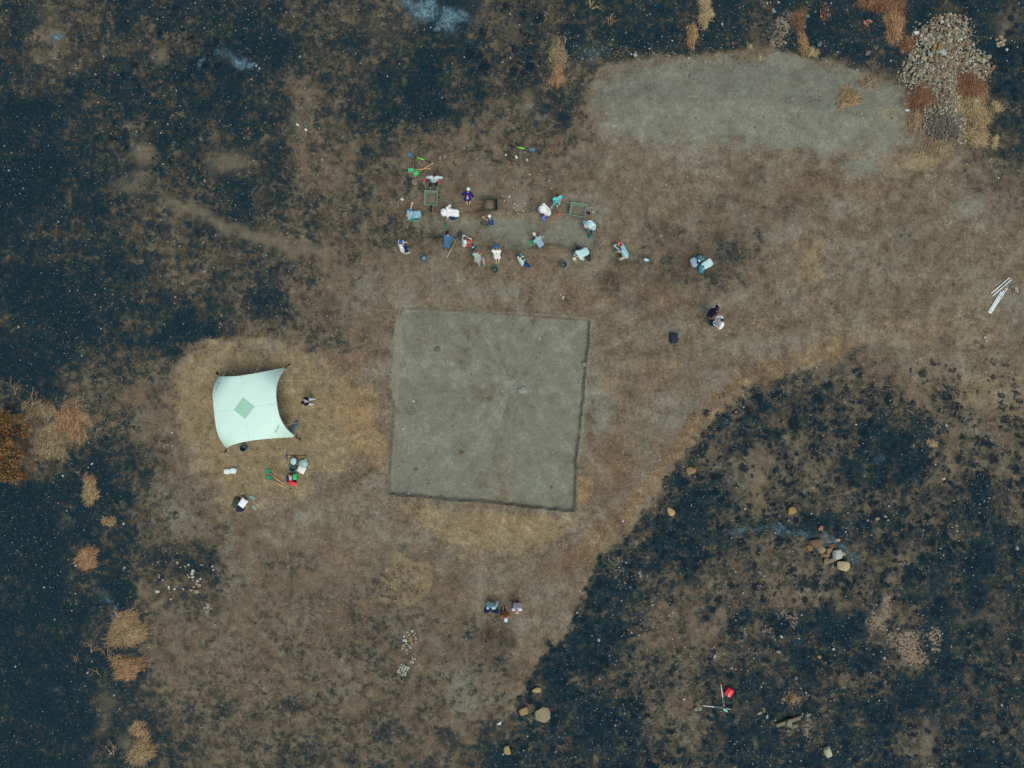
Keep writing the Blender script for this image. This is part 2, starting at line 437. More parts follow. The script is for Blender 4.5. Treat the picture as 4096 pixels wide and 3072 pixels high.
    gravel = np.maximum.reduce([blobs(px, py, [(3511,2480,55,60,.8),(3560,2420,40,60,.7),(3622,2570,80,60,.95),(3668,2630,60,40,1.0),(3740,2560,30,60,.8),(2480,2240,60,30,.55),(2560,2330,80,40,.4),(3130,2420,80,60,.5),(3070,2520,60,60,.5),
        (3130,110,50,90,.8),(3110,160,40,50,.7),(2700,230,330,40,.5),(3180,2800,60,60,.6),(700,2300,90,60,.3),(2560,2480,70,90,.35),(2650,2420,90,60,.4),(3030,2330,120,60,.4),(2960,2560,60,80,.45),(3230,2900,50,40,.6),(3360,2740,80,60,.35),(2480,2300,60,60,.5),(3160,2460,60,50,.6),(3000,2700,60,50,.4),(2900,2420,60,40,.4),(3850,2120,90,60,.35)])])
    # heights
    und = (fbm(x, y, .12, 31) - .5) * .5 + (fbm(x, y, .6, 33) - .5) * .16 + (fbm(x, y, 3.2, 35, 3) - .5) * .05
    calm = 1 - .75 * np.maximum(pit, tr)
    und = und * calm * sstep(0, 60, np.minimum(np.abs(dp), np.abs(dt)) + 22)
    z = und
    pitw = 1 - sstep(-9, 1, dp)
    westslope = np.exp(-((px0 - 1590) / 30)**2) * sstep(1240, 1300, py0) * (1 - sstep(1560, 1640, py0))
    pitw2 = 1 - sstep(-26, 4, dp)
    pitz = pitw * (1 - westslope) + pitw2 * westslope
    z = z * (1 - .8*pitw) - .24 * pitz
    rim = np.exp(-((dp - 5) / 5.0)**2) * sstep(1850, 2300, px0 + (1700 - py0) * .2) * (py0 < 1850)
    rim = np.maximum(rim, .62 * np.exp(-((dp - 4) / 4.0)**2))
    z = z + .05 * rim
    trw = 1 - sstep(-16, 6, dt)
    z = z * (1 - .6*trw) - .13 * trw
    rub = blobs(px, py, [(2050,980,60,26,1.0),(2060,965,40,20,.8)])
    z = z + rub * (fbm(x, y, 9, 61, 3) - .35) * .22
    z = z + .75 * (1 - sstep(-330, 10, dheap)) * (1 - .6 * sstep(520, 720, py0)) + .10 * (1 - sstep(-40, 10, dheap)) * (fbm(x, y, 1.2, 44) )
    drk = sdf_poly(px0, py0, ROCKS)
    z = z + .4 * (1 - sstep(-80, 20, drk))
    z = z + blobs(px0, py0, [(1070*VS,1400*VS,60,60,.25),(3603,2230,48,45,.2),(3490,2200,1,1,0),(2117,400,40,50,.2)])
    far = sstep(32, 60, np.hypot(x, y))
    z = z * (1 - far)
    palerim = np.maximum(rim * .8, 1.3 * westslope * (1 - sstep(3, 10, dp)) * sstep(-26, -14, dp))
    wall = np.maximum(np.exp(-((dp + 5) / 5.0)**2) * (1 - westslope), .45 * np.exp(-((dt + 4) / 11.0)**2) * sstep(-.35, .2, wx2 + wx))  # dark line on dug walls; along the trench it paints the wall's shadow
    greyf = np.maximum(grey, np.maximum(pit * np.clip(.15 + 1.35 * fbm(x, y, .45, 91, 4), .3, .95), tr * np.clip(.1 + 1.2*fbm(x, y, .7, 93, 4), .25, .85)))
    for k in (straw, gold, rust, dark):
        k *= (1 - pit) * (1 - .85 * tr)
    burn = burn * (1 - pit)
    dark = np.maximum(dark, rub * .5)
    return dict(burn=burn, grey=greyf, straw=straw, gold=gold, rust=rust, dark=dark, ash=ash, pale=np.maximum(pale, 0), spot=spot,
                gravel=gravel, rim=palerim, wall=wall, z=z, dp=dp, dt=dt, dheap=dheap, pit=pit, seedge=seedge*edge, drk=drk)

# non-uniform sheet: 9 cm cells over the surveyed area, growing to the horizon
def axis(h, step):
    a = np.arange(-h, h + step/2, step); out = []
    d = step * 3; p = h
    while p < 620:
        p += d; d *= 1.5; out.append(p)
    o = np.array(out)
    return np.concatenate([-o[::-1], a, o])
AX = axis(30.0, .09); AY = axis(22.95, .09)
GX, GY = np.meshgrid(AX, AY)
S = survey(GX, GY)
GZ = S['z']
def gz(x, y):
    """height of the ground sheet"""
    i = np.clip(np.searchsorted(AX, x) - 1, 0, len(AX) - 2); j = np.clip(np.searchsorted(AY, y) - 1, 0, len(AY) - 2)
    fx = (x - AX[i]) / (AX[i+1] - AX[i]); fy = (y - AY[j]) / (AY[j+1] - AY[j])
    return (GZ[j, i]*(1-fx) + GZ[j, i+1]*fx)*(1-fy) + (GZ[j+1, i]*(1-fx) + GZ[j+1, i+1]*fx)*fy
def look(name, x, y):
    """mask value at a point (nearest sheet vertex)"""
    i = np.clip(np.searchsorted(AX, x), 0, len(AX) - 1); j = np.clip(np.searchsorted(AY, y), 0, len(AY) - 1)
    return S[name][j, i]
def G(px, py, up=0.0):
    """point on the ground under photo position"""
    z = 0.0
    for _ in range(4):
        p = W(px, py, z); z = float(gz(p[0], p[1]))
    return W(px, py, z + up)

# ---- ground material
def ground_material():
    m = bpy.data.materials.new('scorched_ground'); t, b = nt(m); N = t.nodes; L = t.links
    geo = N.new('ShaderNodeNewGeometry')
    def noise(scale, detail=6, rough=.6, dist=0.0):
        n = N.new('ShaderNodeTexNoise'); n.inputs['Scale'].default_value = scale; n.inputs['Detail'].default_value = detail
        n.inputs['Roughness'].default_value = rough; n.inputs['Distortion'].default_value = dist
        L.new(geo.outputs['Position'], n.inputs['Vector']); return n.outputs['Fac']
    def A(name, ch):
        a = N.new('ShaderNodeAttribute'); a.attribute_name = name
        s = N.new('ShaderNodeSeparateColor'); L.new(a.outputs['Color'], s.inputs[0]); return s.outputs[ch]
    def M(op, a, c, d=None):
        n = N.new('ShaderNodeMath'); n.operation = op
        for i, q in enumerate((a, c, d)):
            if q is None: continue
            if isinstance(q, (int, float)): n.inputs[i].default_value = q
            else: L.new(q, n.inputs[i])
        return n.outputs[0]
    def MR(v, a, c, x=0.0, y=1.0, smooth=True):
        n = N.new('ShaderNodeMapRange'); n.interpolation_type = 'SMOOTHSTEP' if smooth else 'LINEAR'
        L.new(v, n.inputs[0])
        for i, q in zip((1, 2, 3, 4), (a, c, x, y)): n.inputs[i].default_value = q
        return n.outputs[0]
    def C(rgb):
        n = N.new('ShaderNodeRGB'); n.outputs[0].default_value = (*alb(rgb), 1); return n.outputs[0]
    def MIX(f, a, c, blend='MIX'):
        n = N.new('ShaderNodeMix'); n.data_type = 'RGBA'; n.blend_type = blend
        if isinstance(f, (int, float)): n.inputs[0].default_value = f
        else: L.new(f, n.inputs[0])
        L.new(a, n.inputs[6]); L.new(c, n.inputs[7]); return n.outputs[2]
    def NS(v, k=4.2):          # noise centred on 0, about -1..1
        return M('MULTIPLY', M('SUBTRACT', v, .5), k)
    n_big = noise(.35, 5); n_mid = noise(1.5, 7, .68); n_fine = noise(6.0, 6, .72); n_grain = noise(22, 4, .72)
    n_b = noise(2.6, 8, .75, .4); n_mid2 = noise(.8, 6, .68)
    def mask(v, nz, k=.9, lo=.1, hi=.95):
        return MR(M('ADD', v, M('MULTIPLY', NS(nz), k * .38)), lo, hi)
    def RAMP(v, stops):
        c = None
        for k in range(len(stops) - 1):
            c = C(stops[0][1]) if c is None else c
            c = MIX(MR(v, stops[k][0], stops[k+1][0]), c, C(stops[k+1][1]))
        return c
    tex = M('ADD', M('ADD', M('MULTIPLY', NS(n_mid), .6), M('MULTIPLY', NS(n_fine), .38)), M('MULTIPLY', NS(n_mid2), .35))
    # bare soil: dark moist brown through dusty grey brown
    soil = RAMP(tex, [(-.75, P_SOILDK), (-.2, P_SOIL1), (.2, P_SOIL2), (.75, P_SOIL3)])
    soil = MIX(M('MULTIPLY', MR(M('ADD', M('MULTIPLY', NS(n_big), .5), M('MULTIPLY', NS(n_mid2), .5)), -.25, .65), .8), soil, RAMP(tex, [(-.6, P_SOIL4), (.6, P_SOIL5)]))
    rust = mask(A('m2', 0), n_mid, .9)
    soil = MIX(M('MULTIPLY', rust, .7), soil, RAMP(tex, [(-.7, P_RUST0), (0, P_RUST1), (.7, P_RUST2)]))
    grey = mask(A('m1', 1), n_mid2, .5, .1, .85)
    soil = MIX(M('MULTIPLY', grey, .9), soil, RAMP(tex, [(-.8, P_GREY0), (-.1, P_GREY1), (.8, P_GREY2)]))
    straw = mask(A('m1', 2), n_mid, .8, .1, .95)
    soil = MIX(M('MULTIPLY', straw, .8), soil, RAMP(tex, [(-.8, P_STRAW0), (0, P_STRAW1), (.8, P_STRAW2)]))
    gold = mask(A('m2', 2), n_mid, .8, .1, 1.0)
    soil = MIX(M('MULTIPLY', gold, .75), soil, RAMP(tex, [(-.8, P_GOLD0), (0, P_GOLD1), (.8, P_GOLD2)]))
    dark = mask(A('m2', 1), n_b, 1.0, .15, .95)
    soil = MIX(M('MULTIPLY', dark, .85), soil, C(P_DARK))
    # the fire: singed, sooty, ash black
    vt = N.new('ShaderNodeTexVoronoi'); vt.feature = 'SMOOTH_F1'; vt.inputs['Scale'].default_value = 4.2; vt.inputs['Smoothness'].default_value = .6
    vw = N.new('ShaderNodeVectorMath'); vw.operation = 'MULTIPLY_ADD'; nw = N.new('ShaderNodeTexNoise'); nw.inputs['Scale'].default_value = 3.0; nw.inputs['Detail'].default_value = 4
    L.new(geo.outputs['Position'], nw.inputs['Vector']); L.new(nw.outputs['Color'], vw.inputs[0]); vw.inputs[1].default_value = (.5, .5, .5); L.new(geo.outputs['Position'], vw.inputs[2]); L.new(vw.outputs[0], vt.inputs['Vector'])
    clod = M('MULTIPLY', M('SUBTRACT', .42, vt.outputs['Distance']), 1.1)
    lev = M('ADD', M('MULTIPLY', A('m1', 0), .97), M('ADD', M('MULTIPLY', NS(n_b), .50), M('ADD', M('MULTIPLY', NS(n_fine), .36), M('ADD', M('MULTIPLY', NS(n_mid2), .34), M('MULTIPLY', clod, .30)))))
    gate = MR(A('m1', 0), .01, .12)
    k1 = M('MULTIPLY', gate, MR(lev, -.05, .38)); k2 = M('MULTIPLY', gate, MR(lev, .26, .62)); k3 = M('MULTIPLY', gate, MR(lev, .46, .86))
    out = MIX(k1, soil, MIX(MR(n_mid, .4, .6), C(P_SING1), C(P_SING2)))
    out = MIX(k2, out, C(P_CHAR3)); out = MIX(k3, out, MIX(MR(n_fine, .4, .7), C(P_CHAR1), C(P_CHAR2)))
    # tussock stubs: round, very dark
    wp = N.new('ShaderNodeVectorMath'); wp.operation = 'MULTIPLY_ADD'
    nv = N.new('ShaderNodeTexNoise'); nv.inputs['Scale'].default_value = 5.5; nv.inputs['Detail'].default_value = 4; L.new(geo.outputs['Position'], nv.inputs['Vector'])
    L.new(nv.outputs['Color'], wp.inputs[0]); wp.inputs[1].default_value = (.42, .42, 0); L.new(geo.outputs['Position'], wp.inputs[2])
    fl = N.new('ShaderNodeVectorMath'); fl.operation = 'MULTIPLY'; fl.inputs[1].default_value = (1, 1, 0); L.new(wp.outputs[0], fl.inputs[0])
    dens = M('MULTIPLY', A('m3', 0), MR(n_mid2, .40, .60, .25, 1.1))
    def stubs(scale, rk):
        vo = N.new('ShaderNodeTexVoronoi'); vo.inputs['Scale'].default_value = scale; vo.inputs['Randomness'].default_value = 1.0
        L.new(fl.outputs[0], vo.inputs['Vector'])
        sc = N.new('ShaderNodeSeparateColor'); L.new(vo.outputs['Color'], sc.inputs[0])
        rad = M('MULTIPLY', M('ADD', sc.outputs[0], .35), rk)
        return M('MULTIPLY', M('SUBTRACT', 1.0, MR(M('SUBTRACT', vo.outputs['Distance'], rad), -.10, .12)), MR(M('SUBTRACT', dens, sc.outputs[1]), -.05, .12))
    stub = M('MAXIMUM', stubs(1.6, .38), M('MAXIMUM', stubs(2.3, .38), stubs(3.4, .36)))
    palec = MIX(MR(n_fine, .3, .7), C(P_PALE1), C(P_PALE2))
    pale = mask(A('m3', 1), n_b, .9, .1, .95); out = MIX(M('MULTIPLY', pale, .85), out, palec)
    out = MIX(M('MULTIPLY', stub, .88), out, C(P_STUB))
    ash = mask(A('m3', 2), n_b, 1.0, .15, 1.0); out = MIX(ash, out, MIX(MR(n_fine, .35, .7), C(P_ASH1), C(P_ASH2)))
    gr = N.new('ShaderNodeTexVoronoi'); gr.inputs['Scale'].default_value = 11; L.new(geo.outputs['Position'], gr.inputs['Vector'])
    gs = N.new('ShaderNodeSeparateColor'); L.new(gr.outputs['Color'], gs.inputs[0])
    gcol = MIX(gs.outputs[1], C(P_GRAV1), C(P_GRAV2))
    gm = M('MULTIPLY', mask(A('m4', 0), n_b, .8, .35, .7), MR(gs.outputs[0], .35, .5))
    out = MIX(M('MULTIPLY', gm, .85), out, gcol)
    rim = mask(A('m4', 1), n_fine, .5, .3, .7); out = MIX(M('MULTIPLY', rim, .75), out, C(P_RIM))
    wall = mask(A('m4', 2), n_fine, .5, .3, .9); out = MIX(M('MULTIPLY', wall, .42), out, C(P_WALLSHADE))
    # grain and small pale crumbs
    g = M('ADD', MR(n_grain, .25, .75, .87, 1.13, False), MR(n_b, .25, .75, -.14, .14, False))
    out = MIX(1.0, out, g, 'MULTIPLY')
    cr = N.new('ShaderNodeTexVoronoi'); cr.inputs['Scale'].default_value = 17; L.new(geo.outputs['Position'], cr.inputs['Vector'])
    cs = N.new('ShaderNodeSeparateColor'); L.new(cr.outputs['Color'], cs.inputs[0])
    crumb = M('MULTIPLY', MR(cs.outputs[0], .965, .975), M('SUBTRACT', 1.0, MR(cr.outputs['Distance'], .18, .34)))
    crumb = M('MULTIPLY', crumb, MR(cs.outputs[1], 0, 1, .25, .8, False))
    out = MIX(crumb, out, C(P_CRUMB))
    L.new(out, b.inputs['Base Color'])
    b.inputs['Roughness'].default_value = .95; b.inputs['Specular IOR Level'].default_value = .08
    hsum = M('ADD', M('MULTIPLY', n_fine, 1.0), M('MULTIPLY', n_grain, .5))
    bp = N.new('ShaderNodeBump'); bp.inputs['Strength'].default_value = .5; bp.inputs['Distance'].default_value = .05
    L.new(hsum, bp.inputs['Height']); L.new(bp.outputs[0], b.inputs['Normal'])
    return m
P_SOILDK=(77,68,55); P_SOIL1=(104,94,78); P_SOIL2=(118,108,91); P_SOIL3=(138,129,110); P_SOIL4=(101,101,89); P_SOIL5=(135,136,122)
P_RUST0=(84,65,48); P_RUST1=(112,88,66); P_RUST2=(140,114,88)
P_GREY0=(104,106,96); P_GREY1=(117,121,110); P_GREY2=(135,139,127)
P_DARK=(62,53,45)
P_STRAW0=(116,104,79); P_STRAW1=(140,127,98); P_STRAW2=(166,153,122); P_GOLD0=(122,102,71); P_GOLD1=(150,126,89); P_GOLD2=(178,153,113)
P_CHAR1=(16,41,51); P_CHAR2=(36,53,60); P_CHAR3=(53,59,56)
P_SING1=(70,67,58); P_SING2=(96,91,78)
P_STUB=(18,35,45); P_PALE1=(100,95,80); P_PALE2=(126,120,102)
P_ASH1=(60,92,106); P_ASH2=(124,158,170)
P_GRAV1=(136,130,114); P_GRAV2=(142,120,102)
P_RIM=(132,131,117); P_WALLSHADE=(74,70,61); P_CRUMB=(190,188,174)
GROUND = ground_material()
def ground_objects():
    ny, nx = GX.shape
    V = np.stack([GX.ravel(), GY.ravel(), GZ.ravel()], 1)
    idx = np.arange(nx * ny).reshape(ny, nx)
    Q = np.stack([idx[:-1,:-1], idx[:-1,1:], idx[1:,1:], idx[1:,:-1]], -1).reshape(-1, 4)
    fc = lambda k: S[k].ravel()[Q].mean(1)
    dp, dt, dh = fc('dp'), fc('dt'), fc('dheap')
    sel = np.zeros(len(Q), int)
    sel[dh < -2] = 3; sel[dt < 3] = 2; sel[dp < 3] = 1
    info = [('ground', 'burnt and bare earth field seen from above with straw and brown soil patches', 'ground'),
            ('excavation_pit', 'large square excavated pit with a flat grey floor and low earth walls', 'pit'),
            ('excavation_trench', 'shallow rectangular dig trench where most of the people are working', 'trench'),
            ('spoil_heap', 'broad low grey spoil heap of dug soil along the upper right', 'spoil heap')]
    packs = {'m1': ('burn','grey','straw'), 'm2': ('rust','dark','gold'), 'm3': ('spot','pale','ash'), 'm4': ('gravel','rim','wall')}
    for k, (nm, lab, cat) in enumerate(info):
        q = Q[sel == k]
        used, inv = np.unique(q.ravel(), return_inverse=True)
        me = bpy.data.meshes.new(nm)
        nf = len(q)
        me.vertices.add(len(used)); me.vertices.foreach_set('co', V[used].ravel())
        me.loops.add(nf * 4); me.loops.foreach_set('vertex_index', inv.astype(np.int32))
        me.polygons.add(nf)
        me.polygons.foreach_set('loop_start', np.arange(0, nf*4, 4, dtype=np.int32))
        me.polygons.foreach_set('loop_total', np.full(nf, 4, np.int32))
        me.polygons.foreach_set('use_smooth', np.ones(nf, bool))
        me.update(calc_edges=True)
        for pn, ks in packs.items():
            at = me.color_attributes.new(pn, 'FLOAT_COLOR', 'POINT')
            a = np.ones((len(used), 4))
            for c, kk in enumerate(ks): a[:, c] = S[kk].ravel()[used]
            at.data.foreach_set('color', a.ravel())
        me.materials.append(GROUND)
        o = bpy.data.objects.new(nm, me); col.objects.link(o)
        tag(o, lab, cat, kind='structure')
ground_objects()
# ------------------------------------------------------------------ stones
def ico(sub):
    bm = bmesh.new(); bmesh.ops.create_icosphere(bm, subdivisions=sub, radius=1.0)
    v = np.array([q.co[:] for q in bm.verts]); f = [tuple(q.index for q in p.verts) for p in bm.faces]; bm.free()
    return v, f
ICO1 = ico(1); ICO2 = ico(2)
def rock_verts(size, ang, sub=2, cuts=7, flat=.6):
    v, f = ICO2 if sub == 2 else ICO1
    v = v.copy()
    v = np.sign(v) * np.abs(v) ** R.uniform(.55, .9, 3); v /= np.abs(v).max(0)
    for _ in range(cuts):
        n = R.normal(size=3); n[2] *= .6; n /= np.linalg.norm(n); d = R.uniform(.6, .95)
        v = v - np.outer(np.maximum(0, v @ n - d), n)
    v[:, 2] = np.maximum(v[:, 2], -.55)
    v = v * (1 + R.normal(size=(len(v), 1)) * .03)
    v = v * np.array([size[0]/2, size[1]/2, size[2]/2]) / .86
    return v @ rotz(ang).T, f
def stone_obj(name, px, py, w, h, rgb, ang=None, label=None, cat='stone', group=None, lift=0.0, tall=.6):
    """w, h: length and width as seen in photo pixels"""
    g = G(px, py); sx, sy = w / PPM, h / PPM
    a = R.uniform(0, 3.14) if ang is None else math.radians(ang)
    if ang is None:
        a = 0.0 if abs(w - h) > 3 else a
    sz = min(sx, sy) * tall
    v, f = rock_verts((sx, sy, sz), a)
    mb = MB(); c = alb(np.clip(np.array(rgb) * .93 + R.normal() * 4, 0, 255))
    cc = np.clip(np.outer(1 + R.normal(size=len(v)) * .05, c), 0, .8)
    mb.add(v, f, cc)
    o = mb.build(name, STONE, None, smooth=False)
    o.location = (g[0], g[1], g[2] + sz * .38 + lift)
    return tag(o, label, cat, group)

CREAM=(168,156,126); TAN=(138,124,100); OCH=(146,122,86); WHT=(186,190,180); GRY=(122,122,112); BRN=(112,94,76); PNK=(164,136,122); ORG=(154,112,88); LGT=(156,150,134)
NSTONE = 0
# the heap of big blocks in the burnt ground
blk = 'rough blocks heaped on the burnt ground'
for (px, py, w, h, a, c, t) in [
    (3259,2169,49,34,5,BRN,'large brown rounded boulder at the top of the block heap'),
    (3237,2190,27,24,0,OCH,'ochre wedge shaped block at the left end of the block heap'),
    (3282,2196,27,25,20,TAN,'tan squarish block below the brown boulder'),
    (3287,2216,23,21,0,BRN,'small brown block under the tan squarish block'),
    (3311,2200,30,28,60,OCH,'orange tan block with a pointed top beside the brown round one'),
    (3325,2183,27,20,10,BRN,'brown block behind the pale grey block'),
    (3306,2222,24,15,10,TAN,'thin tan slab in the middle of the block heap'),
    (3346,2215,34,38,0,(176,186,180),'pale grey white block at the right side of the block heap'),
    (3371,2214,16,15,0,CREAM,'little cream block right of the pale grey block'),
    (3331,2236,40,17,20,TAN,'long narrow slab lying under the pale grey block'),
    (3305,2243,29,26,0,(140,130,110),'greyish tan block at the lower left of the block heap'),
    (3366,2258,47,40,-10,(182,170,132),'biggest cream block at the lower right end of the block heap'),
    (3283,2111,25,18,10,ORG,'orange brown oval stone above the block heap'),
    (3351,2159,20,12,10,CREAM,'small cream stone lying alone above the block heap')]:
    stone_obj('stone_block', px, py, w, h, c, a, t, 'stone', blk if py > 2160 else None); NSTONE += 1
for (px, py, w, h, a, c, t) in [
    (2680,2047,34,26,-35,(184,160,112),'cream boulder on the black ground at the path bend'),
    (3162,2042,33,30,10,(158,130,88),'tan boulder alone in the charred strip above the ash'),
    (2762,1884,42,30,10,(140,120,88),'tan flat boulder at the edge of the burnt ground beside the path'),
    (2145,2757,32,22,0,(172,160,118),'cream oblong block at the edge of the lower burnt ground'),
    (2097,2845,34,32,20,(164,138,92),'ochre squarish boulder left of the big flat slab'),
    (2172,2853,60,62,10,(140,130,104),'big flat tan slab embedded in the burnt ground'),
    (2030,3000,25,38,15,(168,146,98),'ochre upright oval boulder near the bottom edge'),
    (3305,3000,36,42,10,(176,180,150),'pale greenish cream boulder near the bottom edge'),
    (1998,2892,20,12,30,(214,222,216),'bright white oval stone on brown soil near the bottom'),
    (2092,1561,40,26,8,(130,136,126),'flat grey rectangular slab on the pit floor'),
    (1750,1400,22,22,0,(118,112,98),'round grey brown stone in the upper left of the pit floor'),
    (2091,1324,14,16,0,(124,126,116),'small grey stone near the top of the pit floor'),
    (2337,1457,17,19,0,(150,134,114),'tan stone set in the right wall of the pit'),
    (1654,1603,12,10,0,(176,172,156),'pale stone near the left wall of the pit'),
    (2010,1565,12,10,0,(160,146,124),'pinkish tan stone left of the grey slab in the pit'),
    (1665,1878,16,14,0,(136,116,88),'tan stone in the lower left of the pit floor'),
    (1847,1814,16,13,0,(134,112,84),'brown stone in the lower middle of the pit floor'),
    (1715,1940,14,13,0,(132,132,120),'grey stone near the bottom wall of the pit'),
    (1931,1945,15,10,0,(126,122,108),'flat grey stone near the bottom wall right of centre'),
    (1658,731,21,27,-15,(136,124,106),'flat grey stone lying below the crossed green spades'),
    (1759,632,17,17,0,(128,118,102),'left stone of the three beside the green handled spade'),
    (1778,628,13,16,0,(134,124,108),'right stone of the three beside the green handled spade'),
    (1763,647,12,17,0,(122,112,98),'lower stone of the three beside the green handled spade'),
    (1609,797,13,13,0,(190,206,196),'round white stone left of the first wheelbarrow'),
    (1695,731,8,7,0,(180,168,148),'tiny cream stone beside the wheelbarrow handle'),
    (2066,629,9,15,10,(208,218,210),'white egg shaped stone under the short spade'),
    (2107,640,10,13,0,(186,176,156),'cream round stone under the short spade blade'),
    (2023,620,8,8,0,(200,200,186),'small white stone left below the short spade'),
    (2283,706,12,10,0,(128,118,104),'grey brown stone above the right wheelbarrow'),
    (2757,1301,14,12,0,(156,138,112),'cream tan round stone left of the photographer'),
    (1224,521,11,11,0,(204,202,192),'round white stone on the pale patch upper left'),
    (1226,505,15,17,0,(104,122,108),'greenish grey stone beside the round white stone upper left'),
    (3278,177,19,19,0,(98,112,112),'blue grey slab at the upper edge of the spoil heap'),
    (3469,215,19,15,20,(110,112,104),'grey triangular stone above the spoil heap edge'),
    (3425,282,28,13,8,(128,124,108),'long pale flat stone on the upper right edge of the spoil heap'),
    (3313,65,15,14,0,(88,104,106),'dark grey disc shaped stone beside the red brown twigs'),
    (3229,66,14,12,0,(98,118,116),'grey stone left of the red brown twigs'),
    (3260,47,14,11,0,(84,102,102),'dark grey stone above the red brown twigs'),
    (3458,92,11,15,10,(172,116,100),'left pinkish red brick lump of three'),
    (3477,85,24,11,-15,(168,112,98),'long pinkish red brick lump on the right of three'),
    (3466,100,12,16,20,(160,106,92),'lower pinkish red brick lump of three'),
    (3113,10,11,9,0,(170,160,140),'cream stone at the top edge above the gravel patch'),
    (3067,14,10,11,0,(152,146,110),'yellowish stone at the top edge left of the gravel patch'),
    (3093,44,10,18,15,(130,140,140),'upright pale grey stone left of the gravel patch'),
    (3152,2885,22,32,-20,(132,140,126),'pale grey oblong stone laid across the wooden beam'),
    (3178,2905,36,16,15,(120,118,100),'flat brown stone slab below the wooden beam'),
    (3150,2920,16,13,0,(116,122,116),'round grey stone below the wooden beam'),
    (3231,2857,21,16,20,(122,130,126),'pale grey stone beyond the right end of the beam'),
    (3170,2788,28,36,-25,(138,118,82),'ochre lump in the rubble above the wooden beam'),
    (3132,2795,15,14,0,(122,122,108),'round grey stone in the rubble above the wooden beam'),
    (3182,2711,13,17,0,(110,126,128),'blue grey stone up the slope from the red case'),
    (3067,2867,12,19,0,(150,150,136),'pale ringed oval stone left of the beam'),
    (3037,2852,20,10,30,(152,150,134),'pale long stone left of the beam'),
    (3053,2838,12,22,10,(122,112,92),'tan upright stone left of the beam'),
    (2787,2815,20,26,15,(114,110,92),'brownish upper stone of the three by the tripod leg'),
    (2783,2833,18,19,0,(122,128,112),'grey left stone of the three by the tripod leg'),
    (2799,2832,16,26,10,(124,136,118),'pale grey right stone of the three by the tripod leg'),
    (2802,2804,7,11,0,(150,140,112),'small cream stone above the tripod leg tip'),
    (4048,1145,14,10,10,(128,132,122),'upper grey stone of the pile beside the white poles'),
    (4063,1153,13,8,0,(172,182,168),'white stone of the pile beside the white poles'),
    (4062,1164,19,15,0,(142,146,134),'largest grey stone of the pile beside the white poles'),
    (4049,1162,8,13,0,(128,116,98),'brown stone of the pile beside the white poles'),
    (4054,1177,12,8,20,(140,134,116),'lowest tan stone of the pile beside the white poles'),
    (3938,1350,11,10,0,(176,182,164),'pale stone at the right side below the white poles'),
    (3945,1362,9,8,0,(168,172,156),'smaller pale stone at the right side below the white poles'),
    (76,1307,9,8,0,(166,166,144),'cream stone on the charred ground at the left side'),
    (3541,2066,13,7,-20,(150,150,138),'long pale stone on the right slope above the block heap'),
    (3507,2074,15,12,20,(150,132,108),'tan oval stone on the right slope above the block heap'),
    (4067,2193,11,19,-10,(140,140,130),'pale upright stone near the right edge'),
    (3774,1915,16,9,10,(172,168,152),'pale oval stone on the brown burnt slope at the right'),
    (2395,2560,10,14,0,(150,156,150),'pale stone in the burnt ground right of the seated group'),
    (3125,2546,15,9,-35,(170,172,160),'white long stone in the black patch of the lower right'),
    (3112,2606,14,10,0,(166,166,154),'white angular stone in the lower right rubble'),
    (3333,2595,12,9,0,(180,184,174),'white stone on the black ground of the lower right'),
    (3275,2626,14,16,0,(158,126,88),'orange tan stone on the black ground of the lower right'),
    (2858,2625,8,14,0,(186,190,178),'white upright stone on the brown strip of the lower right'),
    (2855,2586,9,12,0,(120,122,112),'grey stone on the brown strip of the lower right')]:
    stone_obj('stone', px, py, w, h, c, a, t, lift=.14 if 'laid across' in t else 0, tall=.13 if 'embedded' in t else .35 if 'slab' in t or 'flat' in t else .62); NSTONE += 1

# oval cairn, paved square, little clusters
def zc(lst, ox, oy, k):
    return [(ox + a*k, oy + b*k, c*k, d*k, e) for a, b, c, d, e in lst]
cairn = zc([(620,440,60,55,LGT),(740,420,40,62,(170,204,204)),(805,470,34,52,LGT),(555,540,45,68,WHT),(625,545,55,80,GRY),(570,635,98,78,WHT),(700,590,95,115,OCH),(650,650,58,48,OCH),
   (820,580,72,95,(140,140,130)),(820,665,60,55,PNK),(735,680,74,74,TAN),(605,700,46,42,WHT),(545,730,58,76,PNK),(655,745,70,76,(120,150,154)),(580,785,66,86,TAN),(695,800,48,46,WHT),
   (605,850,78,64,(150,152,134)),(625,925,40,44,(150,168,152)),(515,825,26,64,(190,180,170)),(670,500,42,62,LGT),(770,520,58,56,(140,136,124)),(720,738,60,50,(170,120,84))], 1520, 2450, .1748)
for px, py, w, h, c in cairn:
    stone_obj('stone', px, py, w, h, c, 0, 'stone packed in the oval cairn left of the seated group', 'stone', 'stones of the oval cairn', tall=.7); NSTONE += 1
ca, sa = math.cos(math.radians(26)), math.sin(math.radians(26))
t33 = empty('stone_paving', G(1612.6, 2679), 'square patch of cracked grey paving slabs below the oval cairn', 'paving')
for i in range(4):
    for j in range(4):
        u0 = (i - 1.5) * 10.2 + R.normal() * .8; v0 = (j - 1.5) * 10.2 + R.normal() * .8
        cx, cy = 1612.6 + u0*ca - v0*sa, 2679 + u0*sa + v0*ca
        g = G(cx, cy, .03)
        mb = MB(); mb.box(g, (R.uniform(.09,.13), R.uniform(.10,.14), .06), rotz(-math.radians(26) + R.normal()*.12), .012,
                          np.clip(alb(np.array((150,152,142)) + R.normal()*10), 0, .8))
        part(mb, 'paving_slab', STONE, t33, False)
def cluster(name, lst, lab, grp):
    global NSTONE
    for px, py, w, h, c in lst:
        stone_obj('stone', px, py, max(w, 5), max(h, 5), c, 0, lab, 'stone', grp); NSTONE += 1
